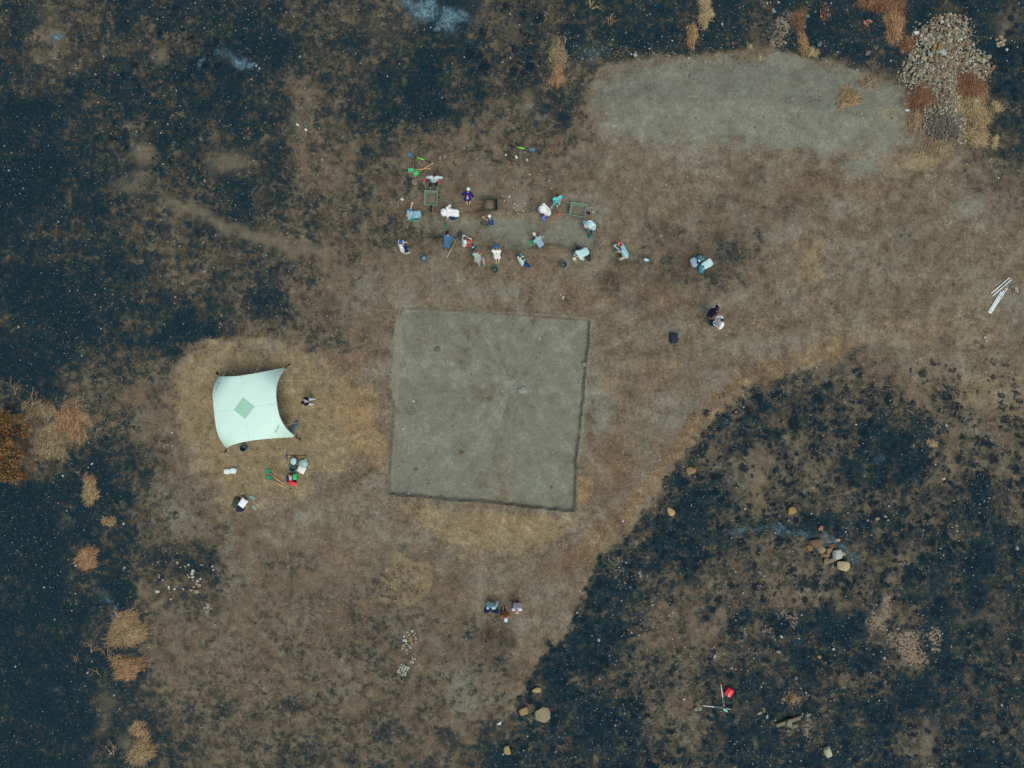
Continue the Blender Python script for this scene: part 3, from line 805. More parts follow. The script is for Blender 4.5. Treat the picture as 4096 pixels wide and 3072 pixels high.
cluster('a', zc([(720,1110,55,50,PNK),(745,1050,40,60,LGT),(755,1135,34,62,(160,190,186)),(690,1140,50,45,PNK),(805,1060,30,40,WHT),(645,1105,36,36,ORG)], 1520, 2450, .1748),
        'small stone scattered between the oval cairn and the paved square', 'stones between cairn and paving')
cluster('b', zc([(845,990,70,50,WHT),(825,1040,60,60,WHT),(835,1110,60,45,WHT),(930,1180,55,50,WHT),(985,1145,50,35,WHT),(920,1240,60,60,LGT),(970,1270,60,70,CREAM),(855,1300,45,45,CREAM),(805,1365,60,50,LGT),
   (920,1390,95,80,(150,146,110)),(755,875,45,50,CREAM),(540,825,60,55,LGT),(1010,870,70,45,GRY),(1220,900,45,40,WHT),(1235,970,35,35,WHT),(150,1395,80,60,WHT),(180,1090,40,90,GRY),(485,1345,50,45,WHT),
   (370,1310,40,60,WHT),(255,1165,50,45,GRY),(770,1110,50,40,CREAM),(845,1165,45,45,TAN),(415,1540,50,40,LGT),(165,820,35,35,LGT),(690,905,44,34,CREAM),(745,1065,50,40,LGT),(310,815,40,36,TAN)], 600, 2080, .205),
        'pale stone scattered on the small charred patch at the lower left', 'stones on the small charred patch')
cluster('c', [(835+R.normal()*9, 2438+R.normal()*9, R.uniform(8,13), R.uniform(7,11), LGT) for _ in range(11)],
        'stone in the small grey cairn at the lower left', 'stones of the small cairn')
cluster('d', zc([(850,560,28,42,CREAM),(960,615,38,32,CREAM),(490,715,32,34,CREAM),(738,750,24,40,CREAM),(680,840,24,40,CREAM),(846,862,26,30,CREAM),(845,985,45,55,GRY),(570,1065,36,48,GRY),(520,1080,30,30,WHT),
   (582,1122,52,42,GRY),(610,1005,34,40,WHT),(495,990,28,34,LGT),(900,1210,34,30,GRY),(870,1060,28,38,LGT),(882,1115,24,30,WHT),(745,1080,22,32,LGT),(702,1135,24,30,WHT),(765,1145,26,36,LGT),(650,1165,22,28,LGT),
   (690,1200,26,26,WHT),(740,1165,22,22,WHT),(720,1190,18,22,LGT),(735,1245,28,26,WHT),(785,1240,22,22,LGT),(860,1255,24,30,WHT),(730,1290,26,30,GRY),(600,1260,56,60,GRY),(640,1240,34,36,GRY),(580,1305,36,34,LGT),
   (610,1290,28,30,LGT),(450,1320,22,36,LGT),(510,1275,24,20,GRY),(795,1000,18,24,LGT),(895,1015,16,18,LGT),(740,1010,20,20,LGT),(1020,1255,22,20,GRY),(1065,1210,16,22,GRY),(978,985,16,24,LGT)], 1900, 560, .226),
        'small pale stone scattered between the soil tub and the right wheelbarrow', 'stones beside the soil tub')
cluster('e', zc([(2160,1180,26,30,LGT),(2120,1218,22,22,LGT),(2165,1218,24,28,LGT),(2088,1275,32,34,WHT),(2165,1270,30,50,GRY),(2200,1300,50,50,GRY),(2140,1330,30,30,GRY),(2200,1240,22,26,LGT)], 1900, 560, .226),
        'grey stone in the scatter right of the right wheelbarrow', 'stones right of the wheelbarrow')
cluster('f', [(2408+R.normal()*8, 975+R.normal()*6, R.uniform(5,8), R.uniform(5,7), (140,136,124)) for _ in range(10)],
        'small grey stone in the heap between trench and the seated person in red cap', 'stones right of the trench')
cluster('g', [(4005+R.normal()*14, 174+R.normal()*13, R.uniform(8,15), R.uniform(7,12), [WHT,LGT,TAN,CREAM][int(R.integers(4))]) for _ in range(20)],
        'stone in the small pale heap at the upper right corner', 'stones of the corner heap')
cluster('h', [(2252+R.normal()*5, 1187+R.normal()*4, 7, 6, WHT) for _ in range(4)] + [(670+R.normal()*10, 1781+R.normal()*6, 8, 7, LGT) for _ in range(4)],
        'small white stone lying in a little cluster on bare soil', 'little clusters of white stones')

# the tipped rubble heap, upper right: the largest stones singly, the rest as one mass
def in_poly(n, poly):
    P = np.array(poly, float); out = []
    while len(out) < n:
        q = R.uniform(P.min(0), P.max(0), (n * 3, 2)); d = sdf_poly(q[:, 0], q[:, 1], P)
        keep = (d < 0) | ((d < 14) & (R.uniform(size=len(d)) < .35)) | ((d < 40) & (R.uniform(size=len(d)) < .04))
        out += q[keep].tolist()
    return np.array(out[:n])
def rubble_colour(px, py):
    if ((px - 3772)/66)**2 + ((py - 515)/66)**2 + R.normal()*.22 < 1: c = np.array((104,106,102)) + R.normal() * 12
    elif R.uniform() < .16: c = np.array((158,126,96)) + R.normal() * 10
    elif R.uniform() < .35: c = np.array((172,174,160)) + R.normal() * 14
    else: c = np.array((140,136,116)) + R.normal() * 12
    return np.clip(c * .9, 40, 225)
pts = in_poly(3900, ROCKS)
sz = R.gamma(2.3, 1.0, len(pts)) * 1.35 + 2.3
sz *= np.where(pts[:, 1] < 330, 1.15, .92)
order = np.argsort(-sz)
NBIG = 70
named = [(3661,133,19,15,(214,216,214)),(3683,146,10,10,(206,208,206)),(3699,155,12,10,(190,200,196)),(3765,91,15,13,WHT),(3754,189,22,30,OCH),(3768,212,28,22,(176,184,178)),(3647,239,15,14,LGT),(3841,159,13,11,(196,196,188)),(3690,238,22,16,CREAM),(3715,442,18,15,(120,122,116)),(3625,444,18,10,(190,200,194))]
for px, py, w, h, c in named:
    stone_obj('stone', px, py, w, h, c, 0, 'large stone standing out in the rubble heap at the upper right', 'stone', 'larger stones of the rubble heap', lift=.03); NSTONE += 1
for k in order[:NBIG]:
    px, py = pts[k]; s = sz[k]
    stone_obj('stone', px, py, s*R.uniform(.95,1.2), s*R.uniform(.75,1), rubble_colour(px, py)*.95, None, 'large stone standing out in the rubble heap at the upper right', 'stone', 'larger stones of the rubble heap', lift=R.uniform(0,.05)); NSTONE += 1
mb = MB()
for k in order[NBIG:]:
    px, py = pts[k]; s = sz[k] / PPM
    v, f = rock_verts((s*R.uniform(.95,1.25), s*R.uniform(.75,1), s*.7), R.uniform(0, 6.3), 1, 3)
    mb.add(v + G(px, py, s*.22 + R.uniform(0,.03)), f, np.tile(alb(rubble_colour(px, py)), (len(v), 1)))
tag(mb.build('rubble', STONE, None, False), 'loose small stones making up the rubble heap at the upper right', 'rubble', kind='stuff')

# pebbles strewn over everything: one mass
def pebble_field(n):
    got = []; 
    while len(got) < n:
        q = np.stack([R.uniform(-27.5, 27.5, 4000), R.uniform(-20.6, 20.6, 4000)], 1)
        b = look('burn', q[:, 0], q[:, 1]); se = look('seedge', q[:, 0], q[:, 1]); gv = look('gravel', q[:, 0], q[:, 1])
        px = q[:, 0]*PPM + 2048; py = 1536 - q[:, 1]*PPM
        dh = look('dheap', q[:, 0], q[:, 1]); pit = look('pit', q[:, 0], q[:, 1]); st = look('straw', q[:, 0], q[:, 1])
        cl = sstep(.42, .66, fbm(q[:, 0], q[:, 1], .5, 71, 3))
        w = .07 + .20 * np.clip(b, 0, 1) * cl + .14 * (se > .5) * (.3 + cl) + .9 * gv + .12 * pit * cl + .24 * (dh < 0) * (.3 + cl)
        w = w + .35 * ((dh > 0) & (dh < 90) & (py < 330) & (px > 2300)) + .10 * ((px < 1300) & (py < 1300)) * (.2 + cl) + .5 * np.exp(-(d_line(px, py, [(2930,2125),(3060,2118),(3170,2130),(3280,2165),(3360,2200),(3430,2250)])/18)**2) + .5 * blobs(px, py, [(2420,2230,60,60,1),(2350,200,90,60,.6),(2850,195,90,40,.8)])
        w = w * (1 - .6 * st)
        keep = R.uniform(size=len(q)) < np.clip(w, 0, 1)
        got += [(a[0], a[1], g) for a, g in zip(q[keep].tolist(), gv[keep])]
    return got[:n]
mb = MB()
peb = pebble_field(11500)
for x, y, gv in peb:
    s = .014 + min(R.gamma(1.0, .011), .07) * (1.0 if gv < .25 else 1.55)
    v, f = ICO1
    v = v * np.array([s*R.uniform(.8,1.3), s*R.uniform(.7,1), s*.6]) * (1 + R.normal(size=(12 if len(v)==12 else len(v),1))*.08)
    q = R.uniform()
    c = np.array((176,178,168)) if q < .36 else np.array((140,132,114)) if q < .84 else np.array((206,210,204)) if q < .92 else np.array((168,122,96))
    if gv > .5 and R.uniform() < .4: c = np.array((164,134,116))
    c = np.clip(c * .80 + R.normal() * 14, 50, 225)
    mb.add(v @ rotz(R.uniform(0, 6.3)).T + np.array([x, y, gz(x, y) + s*.25]), f, np.tile(alb(c), (len(v), 1)))
tag(mb.build('pebbles', STONE, None, False), 'countless small pale pebbles strewn over the burnt and bare earth', 'pebbles', kind='stuff')
# larger loose stones of the burnt ground, singly
left = 300 - NSTONE
k = 0
for x, y, gv in pebble_field(900):
    if k >= left: break
    px = x*PPM + 2048; py = 1536 - y*PPM
    se = px > 2000 and py > 1500 and look('dp', x, y) > 0
    if not (se or (py < 350 and px > 2100)) or look('dheap', x, y) < 0: continue
    lab, grp = (('loose pale stone among the charred tussocks of the lower right burnt slope', 'loose stones of the lower right burnt slope') if se else
                ('loose pale stone on the charred strip above the spoil heap', 'loose stones above the spoil heap'))
    s = R.uniform(6, 11)
    stone_obj('stone', px, py, s*1.15, s*.9, [LGT,GRY,TAN,WHT,CREAM,BRN][int(R.integers(6))], None, lab, 'stone', grp); k += 1

# ------------------------------------------------------------------ dry grass
GBASE = {'orange':[(160,127,94),(132,103,76),(180,151,116)], 'tan':[(158,137,104),(130,110,82),(180,159,124)], 'rust':[(128,97,72),(106,79,58),(150,119,90)],
         'yellow':[(166,150,112),(142,126,92),(188,172,134)], 'brown':[(118,97,74),(96,78,60),(138,115,88)], 'red':[(148,102,80),(118,80,62),(170,122,96)], 'straw':[(144,131,104),(122,109,86),(164,151,120)]}
def blade(mb, p, d, L, w, c, droop=.35, up=.5):
    d = np.array([math.cos(d), math.sin(d), 0]); s = np.array([-d[1], d[0], 0]) * w
    v = []; 
    for t in (0, .5, 1.0):
        q = p + d * L * t * (.75 + .25*t) + np.array([0, 0, L * (up * t - droop * t * t)])
        ww = (1, .8, .15)[int(t*2)]
        v += [q - s*ww, q + s*ww]
    mb.add(v, [(0,1,3,2),(2,3,5,4)], np.tile(c, (6, 1)))
def clump(px, py, rx, ry, kind, n, label, lean=None, L=(.22,.5), group=None, rot=0, up=.55, w=.011):
    root = G(px, py); mb = MB(); cols = [alb(c) for c in GBASE[kind]]
    rr = math.radians(rot)
    ph = R.uniform(0, 6.28, 4); lo = .35 + .3 * R.uniform()
    for _ in range(n):
        a = R.uniform(0, 6.28); r = R.uniform() ** .5
        k = .82 + lo * (.5*math.sin(2*a + ph[0]) + .4*math.sin(3*a + ph[1]) + .35*math.sin(5*a + ph[2])) + R.normal() * .10
        u, v = rx * r * k * math.cos(a), ry * r * k * math.sin(a)
        q = G(px + u*math.cos(rr) - v*math.sin(rr), py + u*math.sin(rr) + v*math.cos(rr), R.uniform(0, .16) * (1 - r*r))
        d = R.uniform(0, 6.28) if (lean is None and R.uniform() < .5) or R.uniform() < .22 else math.radians(60 if lean is None else lean) + R.normal() * .38 + (3.14 if R.uniform() < .4 else 0)
        c = cols[int(R.integers(3))] * R.uniform(.6, 1.2)
        blade(mb, q, d, R.uniform(*L), w * R.uniform(.7, 1.3), np.clip(c, 0, .8), up=R.uniform(.05, up), droop=R.uniform(.1, .4))
    o = mb.build('dry_grass_clump', BLADE, None, False, loc=root)
    return tag(o, label, 'dry grass', group)
def twigs(px, py, r, kind, n, label, heading=None):
    """dead branching weed: stems fork from one foot"""
    root = G(px, py); mb = MB(); cols = [alb(c) for c in GBASE[kind]]
    def grow(p, d, L, w, lvl):
        pts = [p]
        for t in range(3):
            d = d + R.normal(size=3) * .18; d /= np.linalg.norm(d); pts.append(pts[-1] + d * L / 3)
        mb.tube(pts, np.linspace(w, w*.55, 4), 4, cols[int(R.integers(3))], False)
        if lvl > 0:
            for _ in range(int(R.integers(2, 4))):
                k = int(R.integers(1, 4)); dd = d + R.normal(size=3) * .6; dd[2] = max(dd[2], -.05); dd /= np.linalg.norm(dd)
                grow(pts[k], dd, L * R.uniform(.45, .7), w * .6, lvl - 1)
    for _ in range(n):
        a = R.uniform(0, 6.28) if heading is None else math.radians(heading) + R.normal() * .45
        grow(root + np.array([R.normal()*.05, R.normal()*.05, .01]), np.array([math.cos(a), math.sin(a), R.uniform(.12, .5)]), r / PPM * R.uniform(.6, 1.0), .013, 2)
    o = mb.build('dead_weed', BLADE, None, False, loc=root)
    return tag(o, label, 'dead weed')
for a in [
    (505,2520,58,88,'tan',2600,'large tan dry grass clump on the left bank, upper of the tall pair',20),
    (508,2672,46,58,'orange',1500,'orange dry grass clump on the left bank just below the large tan one',20),
    (345,2236,44,40,'orange',1300,'orange leaning grass clump alone on the black ground at the left',25),
    (360,1962,36,52,'tan',700,'drooping tan grass tuft on the dark ground left of the straw lawn',70),
    (435,2085,26,22,'tan',260,'small tan grass tuft above the orange leaning clump',30),
    (555,2918,32,34,'tan',520,'small tan clump near the bottom left, upper one',70),
    (565,3005,50,56,'tan',900,'sprawling tan clump at the bottom left edge',None),
    (2821,46,30,56,'yellow',1300,'pale yellow tangled grass clump at the top edge',None),
    (2768,142,26,48,'orange',620,'orange brown grass clump below the pale yellow one at the top',90),
    (3196,84,27,60,'brown',900,'brown grass clump right of the gravel strip at the top',90),
    (3215,180,20,40,'orange',320,'thin orange grass strip at the edge of the spoil heap',100),
    (3249,210,22,20,'yellow',300,'spiky straw tuft at the top edge of the spoil heap',None),
    (3540,22,92,36,'rust',1500,'wide rust brown grass mat at the top edge',None),
    (3578,100,44,62,'orange',1300,'orange grass clump hanging below the wide rust mat',95),
    (3628,180,30,36,'rust',520,'rust grass tongue reaching the rubble heap',120),
    (2233,215,44,62,'straw',420,'faint straw strip upper of two on the burnt ground left of the spoil heap',90),
    (2230,305,30,44,'orange',560,'orange brown grass patch left of the spoil heap',90),
    (3390,395,62,40,'tan',520,'flattened tan grass patch on the right of the spoil heap',45),
    (3470,330,54,26,'straw',260,'thin straw strip at the upper right of the spoil heap',35),
    (3685,394,52,48,'rust',1500,'rust grass clump in the left side of the rubble heap',60),
    (3660,480,22,58,'tan',620,'tan grass strip along the left foot of the rubble heap',80),
    (3882,345,60,72,'rust',2200,'rust brown grass clump in the right side of the rubble heap',100),
    (3892,425,46,72,'yellow',1600,'yellow straw clump in the right side of the rubble heap',70),
    (3914,482,44,60,'tan',1300,'tan grass clump below the yellow straw clump',110),
    (3905,550,56,36,'yellow',800,'yellow grass fan at the lower right of the rubble heap',150),
    (3978,572,18,22,'yellow',220,'small yellow tuft at the lower right end of the rubble heap',None),
    (3986,430,24,24,'yellow',240,'lone straw tuft right of the rubble heap',50),
    (3752,592,90,40,'straw',900,'flattened straw below the rubble heap',None),
    (3729,1772,20,16,'yellow',120,'spiky yellow straw tuft among the black stubs at the right',-60),
    (3000,186,9,9,'yellow',60,'tiny left straw tuft on the top edge of the spoil heap',None),
    (3040,228,9,9,'yellow',60,'tiny right straw tuft on the top edge of the spoil heap',None),
    (275,1690,80,66,'orange',900,'orange tan grass thatch right of the autumn shrub',100),
    (190,1790,70,60,'straw',700,'straw coloured grass thatch just right of the autumn shrub',60),
    (150,1640,70,40,'straw',420,'grey straw thatch above the autumn shrub',50)]:
    px, py, rx, ry, kind, n, lab, lean = a
    flat = 'flat' in lab or 'faint' in lab or 'thin' in lab or 'thatch' in lab
    m_ = min(rx, ry) / PPM; clump(px, py, rx, ry, kind, int(n * 1.5), lab, lean, (.2,.5) if flat else (max(.10, .28*m_), max(.22, .75*m_)), up=.15 if flat else .4, w=.0095)
for a in [(440,2640,60,'tan',6,'bare tan weed with forked stems left of the tall grass pair',100), (365,2605,40,'tan',4,'small forked weed further left of the tall grass pair',70), (300,2645,36,'straw',3,'thin greyish weed at the far left of the grass pair',None),
          (400,2700,38,'tan',3,'small bent weed below the forked one on the left bank',None), (452,3015,50,'tan',5,'forked weed at the bottom left edge',60), (560,2600,44,'yellow',4,'pale stems sticking out right of the tall grass pair',40),
          (3286,82,38,'red',9,'red brown bundle of dead twigs above the spoil heap',80), (2365,30,34,'yellow',7,'yellow branching weed at the top edge',80), (2441,98,32,'tan',6,'fan shaped tan weed left above the spoil heap',70), (2233,84,30,'tan',4,'spindly tan weed near the top edge',None),
          (2190,55,24,'tan',4,'curled tan weed near the top edge left of the spindly one',None), (2112,175,24,'brown',3,'bent brown weed on the charred ground at the top',None), (3250,215,26,'yellow',4,'straw stems on the upper spoil heap edge',60), (60,1580,60,'straw',5,'bare grey twigs above the autumn shrub at the left edge',90), (130,1600,50,'straw',4,'leafless pale twigs right above the autumn shrub',60)]:
    twigs(*a)

# loose straw lying over the lawn, the path and the soil: one mass
def straw_mass(n):
    mb = MB(); k = 0
    cols = [alb(c) for c in [(158,143,112),(140,124,96),(178,162,128),(146,126,96),(124,110,88),(110,97,78)]]
    while k < n:
        q = np.stack([R.uniform(-27.3, 27.3, 3000), R.uniform(-20.4, 20.4, 3000)], 1)
        st = look('straw', q[:, 0], q[:, 1]); go = look('gold', q[:, 0], q[:, 1]); ru = look('rust', q[:, 0], q[:, 1]); b = look('burn', q[:, 0], q[:, 1]); pit = look('pit', q[:, 0], q[:, 1])
        tr = look('dt', q[:, 0], q[:, 1]); dh = look('dheap', q[:, 0], q[:, 1])
        w = np.clip(.14 * np.clip(1 - 2.2*b, 0, 1) + .8 * st + .7 * go + .2 * ru, 0, 1) * (pit < .2) * (tr > 0) * np.where(dh < 0, .15, 1)
        for (x, y), g2 in zip(q[R.uniform(size=len(q)) < w * .6], go):
            i = int(R.integers(6))
            c = cols[i] * R.uniform(.85, 1.15)
            blade(mb, np.array([x, y, gz(x, y) + .006]), R.uniform(0, 6.28), R.uniform(.10, .32), R.uniform(.004, .009), c, droop=.1, up=R.uniform(.08, .3)); k += 1
            if k >= n: break
    return mb
tag(straw_mass(20000).build('loose_straw', BLADE, None, False), 'thin dry straw lying over the lawn and bare soil', 'straw', kind='stuff')

# ------------------------------------------------------------------ autumn shrub at the left edge
def shrub():
    root = G(10, 1775)
    t = empty('autumn_shrub', root, 'orange brown leafy shrub at the left edge with patchy crown', 'shrub')
    bark = mat('bark', (92,92,84), .9, .3, 12)
    lf = [alb(c) for c in [(146,104,64),(124,88,56),(168,126,80),(110,90,60),(138,120,78),(96,94,68)]]
    mb = MB(); tips = []
    for k in range(9):
        a = R.uniform(0, 6.28); p = root + np.array([R.normal()*.12, R.normal()*.12, -.05]); pts = [p]
        reach = R.uniform(.7, 1.9); el = R.uniform(.5, 1.3)
        d = np.array([math.cos(a)*reach, math.sin(a)*reach*1.15, el])
        for s in range(1, 6):
            pts.append(p + d * s/5 + R.normal(size=3) * .06)
        mb.tube(pts, np.linspace(.045, .014, 6), 6); tips.append(pts)
        for _ in range(4):
            q = pts[int(R.integers(2, 6))]; e = q + np.array([R.normal()*.45, R.normal()*.45, R.uniform(.05, .4)])
            mb.tube([q, (q+e)/2 + R.normal(size=3)*.04, e], [.014, .01, .006], 5); tips.append([q, e])
    part(mb, 'branches', bark, t)
    mb = MB()
    cl = [(5,1668,30),(30,1690,22),(78,1672,20),(105,1708,16),(20,1735,26),(62,1728,18),(0,1790,30),(35,1800,22),(70,1812,20),(10,1850,34),(60,1850,24),(95,1820,12),(14,1895,30),(55,1905,28),(88,1900,16),(-30,1700,40),(-50,1780,50),(-40,1860,50),(-90,1800,50),(36,1768,16),(100,1740,14),(130,1650,10)]
    for cx, cy, r in cl:
        h = R.uniform(.5, 1.5); dark = R.uniform(.7, 1.1)
        for _ in range(int(r * 15)):
            v = R.normal(size=3); v /= np.linalg.norm(v); rad = r / PPM * R.uniform(.3, 1.15)
            c0 = W(cx, cy, h); p = c0 + v * rad * np.array([1, 1, .7])
            if p[2] < gz(p[0], p[1]) + .02: continue
            s = R.uniform(.03, .06); n = R.normal(size=3); n /= np.linalg.norm(n); u = np.cross(n, [0.3, .2, 1]); u /= np.linalg.norm(u); w = np.cross(n, u)
            mb.add([p - u*s, p + w*s*.6, p + u*s, p - w*s*.6], [(0,1,2,3)], np.tile(lf[int(R.integers(6))] * dark * R.uniform(.8, 1.25), (4, 1)))
    part(mb, 'leaves', BLADE, t, False)
shrub()
# ------------------------------------------------------------------ the event shelter
def shelter():
    corners = {(-1,-1): (880,1502), (1,-1): (1149,1470), (1,1): (1188,1747), (-1,1): (912,1794)}   # photo positions of the feet
    Cn = {k: G(*v) for k, v in corners.items()}
    ctr = sum(Cn.values()) / 4
    t = empty('event_shelter', ctr, 'pale mint white event shelter with a green diamond on its roof', 'shelter')
    def pt(u, v, up=0.0):
        pull_u = 1 - .125 * (1 - v*v) * abs(u)**3; pull_v = 1 - .125 * (1 - u*u) * abs(v)**3
        uu, vv = u * pull_u, v * pull_v
        p = sum(Cn[(a, b)] * (1 + a*uu) * (1 + b*vv) / 4 for a in (-1, 1) for b in (-1, 1))
        h = 2.0 - .20*(u*u + v*v) - 1.5*abs(u*v)**3.2
        return np.array([p[0], p[1], ctr[2] + h + up])
    m = mat('shelter_cloth', (204,236,225), .7, .02, 2.0, .2)
    n = 41; g = np.linspace(-1, 1, n)
    mb = MB()
    V = [pt(u, v, .01 * math.sin(9*u) * math.sin(8*v)) for v in g for u in g]; 
    F = [(j*n+i, j*n+i+1, (j+1)*n+i+1, (j+1)*n+i) for j in range(n-1) for i in range(n-1)]
    mb.add(V, [q[::-1] for q in F])
    # hem hanging from every edge
    for sgn, ax in ((-1,0),(1,0),(-1,1),(1,1)):
        top = [pt(sgn, s) if ax == 0 else pt(s, sgn) for s in g]
        low = [p + np.array([0, 0, -.16 * max(.15, 1 - abs(s)**6)]) + (ctr - p) * np.array([.012, .012, 0]) for p, s in zip(top, g)]
        mb.add(top + low, [(i, i+1, n+i+1, n+i) for i in range(n-1)])
    part(mb, 'canopy', m, t)
    gm = mat('green_panel', (156,204,180), .7, .05, 3.0, .2)
    mb = MB(); k = 9; V = []
    for a in range(k):
        for b in range(k):
            s, q = a/(k-1)*2-1, b/(k-1)*2-1
            V.append(pt((s+q)/2*.285, (s-q)/2*.285, .016))
    mb.add(V, [(a*k+b, a*k+b+1, (a+1)*k+b+1, (a+1)*k+b) for a in range(k-1) for b in range(k-1)])
    part(mb, 'diamond_panel', gm, t)
    sm = mat('corner_print', (150,190,184), .8, .1, 8)
    for (cu, cv) in ((-.80,-.66), (.74,.72)):
        mb = MB()
        for q in range(3):
            s0 = q * .075
            u0, v0 = cu + s0 * .8 - .06, cv - s0 * .95 + .06
            a = [pt(u0, v0, .02), pt(u0+.05, v0-.055, .02), pt(u0+.075, v0-.03, .02), pt(u0+.025, v0+.025, .02)]
            mb.add(a, [(0,1,2,3)])
        part(mb, 'printed_mark', sm, t)
    for (a_, b_) in (((-1,0),(1,0)), ((0,-1),(0,1))):
        mb = MB(); mb.tube([pt(a_[0]+(b_[0]-a_[0])*q, a_[1]+(b_[1]-a_[1])*q, .004) for q in np.linspace(.02,.98,31)], .009, 5); part(mb, 'seam', mat('seam_mint', (190,226,214), .7, .03, 4), t)
    pm = mat('pole_black', (40,44,50), .5, .1, 10)
    for (a, b) in (((-1,-1),(1,1)), ((1,-1),(-1,1))):
        mb = MB(); P = []
        for s in np.linspace(-1, 1, 25):
            P.append(pt(s*a[0] if a == (-1,-1) else s, s*(a[1]) if a == (-1,-1) else -s, -.05))
        mb.tube(P, .018, 6); part(mb, 'pole', pm, t)
    for k, c in Cn.items():
        d = c - ctr; d[2] = 0; d /= np.linalg.norm(d)
        mb = MB(); mb.tube([pt(k[0]*.97, k[1]*.97, -.03), c + d*.16 + np.array([0,0,.03])], .024, 6)
        mb.box(c + d*.2 + np.array([0,0,.03]), (.12,.12,.03), None, .01)
        part(mb, 'foot', pm, t)
    rm = mat('guy_rope_white', (168,164,140), .9, .1, 20)
    for uv, end in (((-.62,-1),(944,1402)), ((.35,-1),(1075,1397)), ((1,-.62),(1280,1519)), ((1,.62),(1280,1672)), ((-1,-.5),(803,1602)), ((-1,.62),(823,1740)), ((.3,1),(1112.6,1843)), ((-.62,1),(1010,1868))):
        a = pt(*uv, -.05); b = G(*end, .03)
        mb = MB(); mb.tube([a, (a+b)/2 - np.array([0,0,.05]), b], .0085, 5); part(mb, 'guy_rope', rm, t)
        mb = MB(); mb.tube([b + np.array([0,0,.06]), b - np.array([0,0,.12])], .012, 5); part(mb, 'peg', pm, t)
shelter()

# ------------------------------------------------------------------ wheelbarrows
def frame_from(px, py, deg):
    o = G(px, py); a = math.radians(deg)
    return o, np.array([math.cos(a), math.sin(a), 0]), np.array([-math.sin(a), math.cos(a), 0])
def tray_mesh(c, f, l, L, Wd, z0, z1, wall=.02, taper=.62, seg=1):
    """open tray: outer and inner shells with a rolled rim"""
    mb = MB()
    def ring(sl, sw, z, sh=0.0):
        return [c + f*(sx*L/2*sl + sh) + l*(sy*Wd/2*sw) + np.array([0,0,z]) for sx, sy in ((-1,-1),(1,-1),(1,1),(-1,1))]
    R_ = [ring(taper,taper,z0,-.03), ring(1,1,z1), ring(1.04,1.05,z1+.012), ring(1.04,1.05,z1+.03), ring(.95,.94,z1+.03), ring(.94,.93,z1), ring(taper-.05,taper-.05,z0+.02,-.03)]
    V = np.concatenate(R_); F = []
    for r in range(len(R_)-1):
        for k in range(4):
            j = (k+1) % 4; F.append((r*4+k, r*4+j, (r+1)*4+j, (r+1)*4+k))
    F.append((3,2,1,0)); q = (len(R_)-1)*4; F.append((q,q+1,q+2,q+3))
    mb.add(V, F); return mb
def soil_mesh(c, f, l, L, Wd, z, h, half=None):
    mb = MB(); n = 13; V = []
    for j in range(n):
        for i in range(n):
            u, v = i/(n-1)*2-1, j/(n-1)*2-1
            hh = h * (1 - .6*(u*u + v*v)) + R.normal()*.012
            if half is not None: hh -= max(0, (u - half)) * .5
            V.append(c + f*u*L/2 + l*v*Wd/2 + np.array([0,0,z + max(hh, -.2)]))
    mb.add(V, [(j*n+i, j*n+i+1, (j+1)*n+i+1, (j+1)*n+i) for j in range(n-1) for i in range(n-1)])
    return mb
SOILM = mat('dug_soil', (112,106,90), .95, .25, 16, .05, .4)
GREENGREY = mat('barrow_green', (116,140,126), .55, .12, 6, .4)
REDGRIP = mat('red_grip', (232,62,66), .5, .05, 8, .4)
TYRE = mat('tyre', (34,36,38), .9, .1, 12)
def wheelbarrow(px, py, deg, label, L=.74, Wd=.66, handles=((-1,0),(1,0)), splay=.0, load=.11):
    o, f, l = frame_from(px, py, deg)
    t = empty('wheelbarrow', o, label, 'wheelbarrow', 'green wheelbarrows beside the trench')
    up = np.array([0,0,1.0]); zb = .30; zt = .58
    part(tray_mesh(o, f, l, L, Wd, zb, zt), 'tray', GREENGREY, t, False)
    part(soil_mesh(o - f*.02, f, l, L*.70, Wd*.68, .38, load), 'soil_load', SOILM, t)
    for s in (-1, 1):
        base = o + f*(L/2 + .12) + l*(s*.06) + up*.2
        mid = o - f*(L*.30) + l*(s*.24) + up*.27
        end = o - f*(L/2 + .46) + l*(s*(.36 + splay)) + up*.60
        mb = MB(); mb.tube([base, mid, o - f*(L/2+.06) + l*(s*.29) + up*.42, end], .019, 8); part(mb, 'handle', GREENGREY, t)
        d = end - (o - f*(L/2+.06) + l*(s*.29) + up*.42); d /= np.linalg.norm(d)
        mb = MB(); mb.tube([end - d*.02, end + d*.05, end + d*.15], [.030,.036,.026], 10); part(mb, 'grip', REDGRIP, t)
        mb = MB(); mb.tube([mid, mid - f*.06 + np.array([0,0,-.26]), mid + f*.1 + np.array([0,0,-.26])], .015, 6); part(mb, 'leg', GREENGREY, t)
    wc = o + f*(L/2 + .10) + up*.19
    Mx = np.stack([f, up, l], 1)
    mb = MB(); mb.lathe([(.02,-.045),(.12,-.045),(.16,-.04),(.19,-.02),(.19,.02),(.16,.04),(.12,.045),(.02,.045)], 20, (Mx, wc)); w = part(mb, 'wheel', TYRE, t)
    mb = MB(); mb.lathe([(.01,-.06),(.07,-.06),(.07,.06),(.01,.06)], 12, (Mx, wc)); part(mb, 'hub', REDGRIP, w)
wheelbarrow(1728, 803, -93, 'green wheelbarrow with soil held by the person in white with arms akimbo', .74, .66)
wheelbarrow(2308, 850, -9, 'green wheelbarrow half full of soil in front of the person in turquoise', .82, .66, splay=.02, load=.04)
